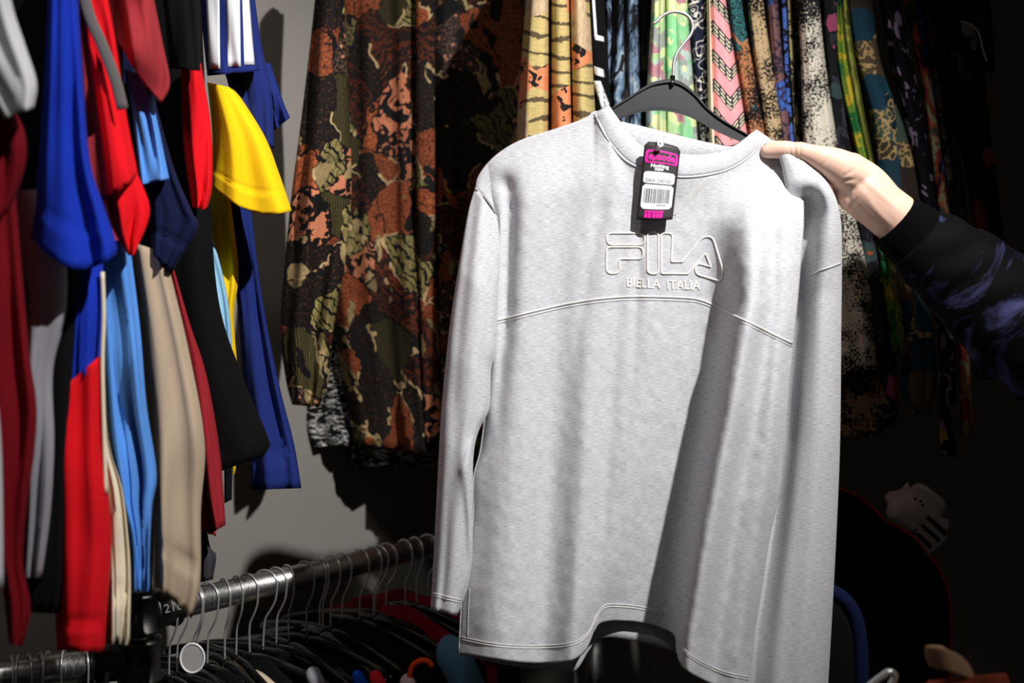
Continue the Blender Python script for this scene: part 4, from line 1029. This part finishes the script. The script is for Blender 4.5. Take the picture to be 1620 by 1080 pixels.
S('shirt', 'rust and sage patterned shirt, slim strip ending right of the lilac shirt', [('body', [-120,0,100,200,270,400,520,690], [1408,1427,1451,1466,1474,1490,1511,1521], [1424,1442,1467,1484,1492,1512,1530,1540], 1.95, 0.03, m_camo('rust_sage', 9.0, [(0, rgb(30,24,24)), (0.4, rgb(140,60,44)), (0.5, rgb(150,148,110)), (0.57, rgb(176,90,60)), (0.64, rgb(60,80,70))], 15), dict(wr=0.004))])
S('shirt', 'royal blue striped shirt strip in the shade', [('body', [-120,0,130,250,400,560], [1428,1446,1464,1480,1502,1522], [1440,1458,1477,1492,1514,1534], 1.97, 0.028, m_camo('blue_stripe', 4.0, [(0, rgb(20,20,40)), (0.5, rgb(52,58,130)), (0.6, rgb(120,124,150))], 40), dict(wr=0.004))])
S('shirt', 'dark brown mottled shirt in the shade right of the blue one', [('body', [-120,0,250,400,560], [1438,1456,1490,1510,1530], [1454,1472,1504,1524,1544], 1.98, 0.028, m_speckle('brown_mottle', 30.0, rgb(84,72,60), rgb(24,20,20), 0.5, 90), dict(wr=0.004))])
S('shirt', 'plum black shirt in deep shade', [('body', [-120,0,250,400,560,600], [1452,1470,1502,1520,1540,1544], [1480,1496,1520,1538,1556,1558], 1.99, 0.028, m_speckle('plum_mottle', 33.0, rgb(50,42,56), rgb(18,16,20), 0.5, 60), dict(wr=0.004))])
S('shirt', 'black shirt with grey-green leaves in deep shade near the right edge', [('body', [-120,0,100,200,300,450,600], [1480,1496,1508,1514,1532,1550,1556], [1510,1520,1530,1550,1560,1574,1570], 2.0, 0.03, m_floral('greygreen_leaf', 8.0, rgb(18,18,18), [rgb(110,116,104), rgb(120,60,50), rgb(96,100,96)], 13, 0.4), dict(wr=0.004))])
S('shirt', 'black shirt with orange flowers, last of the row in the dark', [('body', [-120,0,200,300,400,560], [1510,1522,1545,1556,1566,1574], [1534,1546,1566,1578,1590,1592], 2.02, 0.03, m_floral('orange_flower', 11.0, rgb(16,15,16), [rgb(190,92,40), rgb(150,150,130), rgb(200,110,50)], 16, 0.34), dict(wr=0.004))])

# ------------------------------------------------------------------ hangers on the lower rails
def hanger_shape():
    path = []
    for a in np.linspace(R(205), R(-12), 22): path.append((0.0245 * math.cos(a), 0.0245 * math.sin(a)))
    path += [(0.023, -0.014), (0.0205, -0.026), (0.012, -0.042), (0.004, -0.054), (0.001, -0.066), (0.0, -0.09), (0, -0.115)]
    P = [Vector((x, 0, z)) for x, z in spline(path, 46)]
    hv, hf = sweep(P, 0.0016, 7)
    arms = []
    for s in (-1, 1):
        a = spline([(0, -0.114), (0.03 * s, -0.112), (0.07 * s, -0.118), (0.13 * s, -0.128), (0.19 * s, -0.142), (0.212 * s, -0.152)], 20)
        arms.append(sweep([Vector((x, 0, z)) for x, z in a], [0.0085] * 18 + [0.008, 0.004], 10, flat=(Vector((0, 1, 0)), 0.75)))
    neck = sweep([Vector((0, 0, -0.104)), Vector((0, 0, -0.108)), Vector((0, 0, -0.122))], [0.004, 0.0065, 0.0065], 10)
    bar = sweep([Vector((-0.19, 0, -0.168)), Vector((0.19, 0, -0.168))], 0.004, 8)
    knobs = [sweep([Vector((x, 0, -0.112 - abs(x) * 0.35)), Vector((x, 0, -0.104 - abs(x) * 0.35))], [0.005, 0.003], 8) for x in (-0.016, 0.016)]
    return (hv, hf), merge(arms + [neck, bar] + knobs)
(hv, hf), (av, af) = hanger_shape()
hk0 = make('hook', hv, hf, M['chrome']); bd0 = make('shoulder_bar', av, af, M['hanger_gloss'])
hm, bm_ = hk0.data, bd0.data
bpy.data.objects.remove(hk0); bpy.data.objects.remove(bd0)
def wire_hanger(pos, ang, label, group, tilt=0.0):
    t = thing('clothes_hanger', label, 'hanger', pos, group); t.rotation_euler = (0, tilt, ang)
    for nm, me in (('hook', hm), ('shoulder_bar', bm_)):
        o = bpy.data.objects.new(nm, me); COL.objects.link(o); o.parent = t
    return t
def rail_hit(px, A, D):
    k = (px - 810.0) / F; t = (k * A.y - A.x) / (D.x - k * D.y); return A + D * t
rnd = random.Random(11)
ANG = math.atan2(RN.y, RN.x)
spots = [268, 280, 306, 312, 330, 355, 375, 392, 420, 438, 455, 483, 505, 511, 525, 542, 570, 590, 597, 612, 640, 657, 677]
names_ = {}
for k, px in enumerate(spots):
    p = rail_hit(px, RA, RD)
    lab = '%s black steel-hooked hanger on the long rail, counting from the tube clamp' % ['first','second','third','fourth','fifth','sixth','seventh','eighth','ninth','tenth','eleventh','twelfth','thirteenth','fourteenth','fifteenth','sixteenth','seventeenth','eighteenth','nineteenth','twentieth','twenty-first','twenty-second','twenty-third'][k]
    wire_hanger(p, ANG + rnd.uniform(-0.28, 0.28), lab, 'hangers on the long lower rail', rnd.uniform(-0.05, 0.05))
A2 = math.atan2(-dl.x, dl.y) + math.pi
nl = Vector((-dl.y, dl.x, 0)); nl = nl if nl.y < 0 else -nl
A2 = math.atan2(nl.y, nl.x)
for k, px in enumerate([18, 28, 46, 65, 74, 100, 135, 150, 162, 171]):
    p = rail_hit(px, LB, dl)
    lab = 'black hanger on the short rail under the red sleeve, %s from the left edge' % ['first','second','third','fourth','fifth','sixth','seventh','eighth','ninth','tenth'][k]
    wire_hanger(p, A2 + rnd.uniform(-0.2, 0.2), lab, 'hangers on the short lower rail')

# garments on the lower hangers: shoulders sloping along the hanger, body falling below the frame
def rack_garment(px, label, mat, sleeve_mat=None, cat='jacket', half=0.2, thick=0.016, drop=0.75, ang_off=0.0, name='jacket', lift=0.0, tip=None):
    p = rail_hit(px, RA, RD); a = ANG + ang_off; n_d = Vector((math.cos(a), math.sin(a), 0)); t_d = Vector((-n_d.y, n_d.x, 0))
    t = thing(name, label, cat, p + Vector((0, 0, -drop)), 'clothes on the long lower rail')
    top = spline([(-half, -0.18), (-half * 0.9, -0.148), (-0.11, -0.126), (-0.055, -0.108), (0, -0.114), (0.055, -0.108), (0.11, -0.126), (half * 0.9, -0.148), (half, -0.18)], 34)
    V, Fc, U = [], [], []; m = 16
    for i in range(m):
        q = i / (m - 1)
        for j in range(34):
            x, z0 = top[j]; z = (z0 + lift) * (1 - q) + (-drop) * q; th = thick * (0.25 + 0.75 * min(1, q * 6)) * (1 - 0.6 * abs(x / half) ** 6)
            w_ = 0.006 * math.sin(x * 60 + px) * q
            for sgn in (-1, 1):
                V.append(p + n_d * x + t_d * (sgn * th + w_) + Vector((0, 0, z))); U.append((x, z))
    w2 = 68
    for i in range(m - 1):
        for j in range(33):
            a0 = i * w2 + j * 2
            Fc.append((a0, a0 + 2, a0 + w2 + 2, a0 + w2)); Fc.append((a0 + 1, a0 + w2 + 1, a0 + w2 + 3, a0 + 3))
    for j in range(33):
        Fc.append((j * 2, j * 2 + 1, j * 2 + 3, j * 2 + 2)); e = (m - 1) * w2 + j * 2; Fc.append((e, e + 2, e + 3, e + 1))
    for i in range(m - 1):
        e = i * w2; Fc.append((e, e + w2, e + w2 + 1, e + 1)); e += 66; Fc.append((e, e + 1, e + w2 + 1, e + w2))
    make('body', V, Fc, mat, t, U)
    S0 = p + n_d * half * 0.92 + Vector((0, 0, -0.152 + lift))
    sl = [S0 - n_d * 0.02, S0 + n_d * 0.012 + Vector((0, 0, -0.008)), S0 + n_d * 0.026 + Vector((0, 0, -0.04)), S0 + n_d * 0.03 + Vector((0, 0, -0.15)), S0 + n_d * 0.02 + Vector((0, 0, -0.42))]
    rs = 0.022
    if tip:
        tx, ty, tr, tY = tip; rs = tr * tY / F
        sl = [W(tx - tr * 0.3, ty + 1, tY + 0.02), W(tx, ty + tr, tY), W(tx + tr * 0.6, ty + tr * 2.2, tY - 0.004), W(tx + tr * 1.6, ty + tr * 5, tY - 0.004), W(tx + tr * 1.9, ty + tr * 9, tY)]
    Q = spline([tuple(x) for x in sl], 26)
    v, f = sweep([Vector(x) for x in Q], [rs * 0.35, rs * 0.72, rs * 0.9] + [rs] * 23, 16); make('sleeve', v, f, sleeve_mat or mat, t, [(x.x, x.z) for x in v])
    if tip and 'orange' in label:
        arc = [W(tx - tr * 1.05 + q * tr * 0.12, yy, tY - rs) for q, yy in ((0.2, ty + tr * 2.0), (0, ty + tr * 1.2), (2, ty + tr * 0.4), (6, ty), (12, ty - tr * 0.05), (16, ty + tr * 0.4))]
        v, f = sweep([Vector(x) for x in spline([tuple(x) for x in arc], 24)], 0.0045, 10); make('lining', v, f, M['orange'], t)
    return t
low = [(330,'black jacket under the first hangers by the tube clamp','black',None), (372,'sand coloured shirt with collar rising behind the hangers','sand',None), (392,'black jacket beside the sand coloured shirt','black',None),
       (425,'black jersey jacket with pale grey shoulder tip','black','greymarl'), (455,'plain black jacket in the middle of the lower rail','black',None), (490,'black jacket with bright blue shoulder tip','black','blue'),
       (511,'black jacket with coral red shoulder tip','black','coral'), (535,'thick black jacket with raised collar','black',None), (560,'black jacket with blush white shoulder tip','black','blush'),
       (585,'black bomber jacket with orange lining at the shoulder','black','black'), (612,'dark crimson jacket with collar against the grey wall','darkred','black'), (640,'steel blue jacket with round shoulder beside the sweatshirt hem','black','steelblue'), (665,'crimson jacket peeking out left of the grey cuff','darkred','black')]
for k, (px, lab, m1, m2) in enumerate(low):
    rack_garment(px, lab, M[m1], M[m2] if m2 else None, ang_off=0.06 * math.sin(k * 2.1), lift=0.02 if k in (7, 10, 12) else (-0.012 if k == 1 else 0.0), half=0.2 + 0.012 * math.sin(k * 1.7), tip={3: (497, 1058, 12, 1.56), 5: (568, 1064, 10, 1.58), 6: (596, 1064, 11, 1.58), 8: (646, 1070, 12, 1.56), 9: (668, 1046, 19, 1.58), 11: (716, 1008, 27, 1.54)}.get(k))
# size disc on the hangers near the clamp
sd = thing('size_disc', 'round clear plastic size disc on a hanger near the clamp', 'size disc', W(305, 1065, 1.52))
ring = [W(305 + 19 * math.cos(a), 1040 + 23 * math.sin(a), 1.53) for a in np.linspace(0, 2 * math.pi, 28, endpoint=False)]
V = ring + [p - fb * 0.002 for p in ring]; n_ = 28
make('disc', V, [tuple(range(n_)), tuple(reversed(range(n_, 2 * n_)))] + [(i, (i + 1) % n_, n_ + (i + 1) % n_, n_ + i) for i in range(n_)], plain('frosted_plastic', rgb(170,166,164), 0.35), sd, smooth=False)
v, f = sweep([p - fb * 0.002 for p in ring], 0.0016, 6, closed=True); make('disc_rim', v, f, M['nylon'], sd)

# ------------------------------------------------------------------ dark corner at the right
bag = thing('bag', 'black rounded bag with thin red piping in the dark lower right', 'bag', W(1420, 1100, 1.75))
P = spline([(1330,772),(1365,790),(1400,822),(1440,845),(1470,878),(1495,920),(1505,980),(1500,1100)], 40)
V, Fc = [], []
for p in P:
    for q, (dx, Y) in enumerate(((-170, 1.72), (-40, 1.66), (-8, 1.68), (0, 1.72), (-8, 1.80), (-170, 1.84))):
        V.append(W(p[0] + dx, p[1] + (0 if q in (2, 3) else 6), Y))
for i in range(39):
    for q in range(5): Fc.append((i * 6 + q, i * 6 + q + 1, i * 6 + q + 7, i * 6 + q + 6))
make('bag_body', V, Fc, M['black'], bag)
v, f = sweep([W(p[0], p[1], 1.70) for p in P], 0.0022, 8); make('piping', v, f, M['red'], bag)
bb2 = thing('backpack', 'dark backpack with royal blue edge beside the right sweatshirt cuff', 'bag', W(1340, 1100, 1.5))
P = spline([(1285,925),(1318,936),(1340,952),(1355,982),(1362,1030),(1364,1110)], 36)
v, f = sweep([W(p[0], p[1], 1.46) for p in P], 0.0105, 14); make('edge_binding', v, f, M['midnight'], bb2)
V, Fc = [], []
for p in P:
    for dx, Y in ((-110, 1.47), (-30, 1.45), (-6, 1.46), (-2, 1.56), (-110, 1.6)): V.append(W(p[0] + dx, p[1] + 8, Y))
for i in range(35):
    for q in range(4): Fc.append((i * 5 + q, i * 5 + q + 1, i * 5 + q + 6, i * 5 + q + 5))
make('backpack_body', V, Fc, M['black'], bb2)
sp = thing('sports_cap', 'crumpled white sports cap with three black stripes in the dark right corner', 'cap', W(1460, 850, 1.85))
cap = blob('cap_crown', [[C(1412,788,1.85,12), C(1440,796,1.84,26), C(1462,812,1.84,28)], [C(1418,810,1.84,16), C(1440,826,1.84,16)], [C(1432,772,1.85,5), C(1437,762,1.85,2)], [C(1455,780,1.86,16), C(1475,800,1.86,20)]], M['white'], 0.004, 3, sp)
q4 = [(1463,813),(1502,822),(1496,855),(1470,876),(1446,848)]
V = [W(x, y, 1.80) for x, y in q4] + [W(x, y, 1.825) for x, y in q4]
make('striped_panel', V, [(0,1,2,3,4), (9,8,7,6,5)] + [(i, (i + 1) % 5, (i + 1) % 5 + 5, i + 5) for i in range(5)], M['white'], sp, smooth=False)
for a, b_, c, d in (((1464,818),(1470,816),(1499,841),(1495,848)), ((1456,831),(1460,828),(1489,853),(1484,858)), ((1448,845),(1452,841),(1475,862),(1471,869))):
    V = [W(x, y, 1.797) for x, y in (a, b_, c, d)] + [W(x, y, 1.80) for x, y in (a, b_, c, d)]
    make('stripe', V, [(0,1,2,3), (7,6,5,4)] + [(i, (i + 1) % 4, (i + 1) % 4 + 4, i + 4) for i in range(4)], M['black'], sp, smooth=False)
em = []
for x, y in ((1448,787),(1456,791),(1459,797)):
    em.append(sweep([W(x, y, 1.792), W(x + 1, y + 4, 1.792)], [0.0028, 0.0014], 8))
v, f = merge(em); make('leaf_emblem', v, f, M['black'], sp)
hc = thing('hanging_bag', 'black bag with pale band and white cord hanging at the top right', 'bag', W(1540, 110, 2.0))
V, Fc = [], []
tube('bag_body', [(1500,-60),(1508,40),(1512,110)], [(1560,-60),(1570,40),(1575,115)], 2.08, 0.05, M['black'], hc)
tube('band', [(1510,36),(1511,55)], [(1543,40),(1546,60)], 2.0, 0.02, M['greymarl'], hc, m=8, wr=0.001)
v, f = sweep([W(x, y, 1.98) for x, y in spline([(1508,34),(1525,35),(1540,42),(1549,54),(1554,75),(1561,97)], 30)], 0.0018, 8); make('cord', v, f, M['white'], hc)
# foreground bits at the bottom right, out of focus
hf_ = thing('clothes_hanger', 'loose steel hanger hook catching light at the bottom right', 'hanger', W(1380, 1100, 0.95))
v, f = sweep([W(x, y, 0.95) for x, y in spline([(1350,1110),(1378,1083),(1395,1070),(1408,1062),(1416,1070),(1408,1086)], 30)], 0.0032, 10); make('hook', v, f, M['chrome'], hf_)
v, f = sweep([W(1340,1120,0.95), W(1362,1100,0.95)], 0.006, 10); make('shoulder_bar', v, f, M['hanger_gloss'], hf_)
tn = thing('jacket', 'tan suede collar standing up at the bottom right edge', 'jacket', W(1520, 1110, 0.92))
g3 = coons([(1463,1022),(1490,1025),(1515,1034),(1530,1046)], [(1470,1054),(1490,1060),(1515,1066),(1545,1078)], [(1463,1022),(1465,1040),(1470,1054)], [(1530,1046),(1538,1060),(1545,1078)], 10, 18)
loft('collar', [[W(p[0], p[1], 0.92 - 0.015 * math.sin(math.pi * p[2])) for p in row] for row in g3], M['tan'], tn, 0.006)
tube('shoulder', [(1470,1076),(1450,1100),(1440,1160)], [(1592,1064),(1600,1090),(1610,1160)], 0.94, 0.03, M['rustcloth'], tn, wr=0.004)
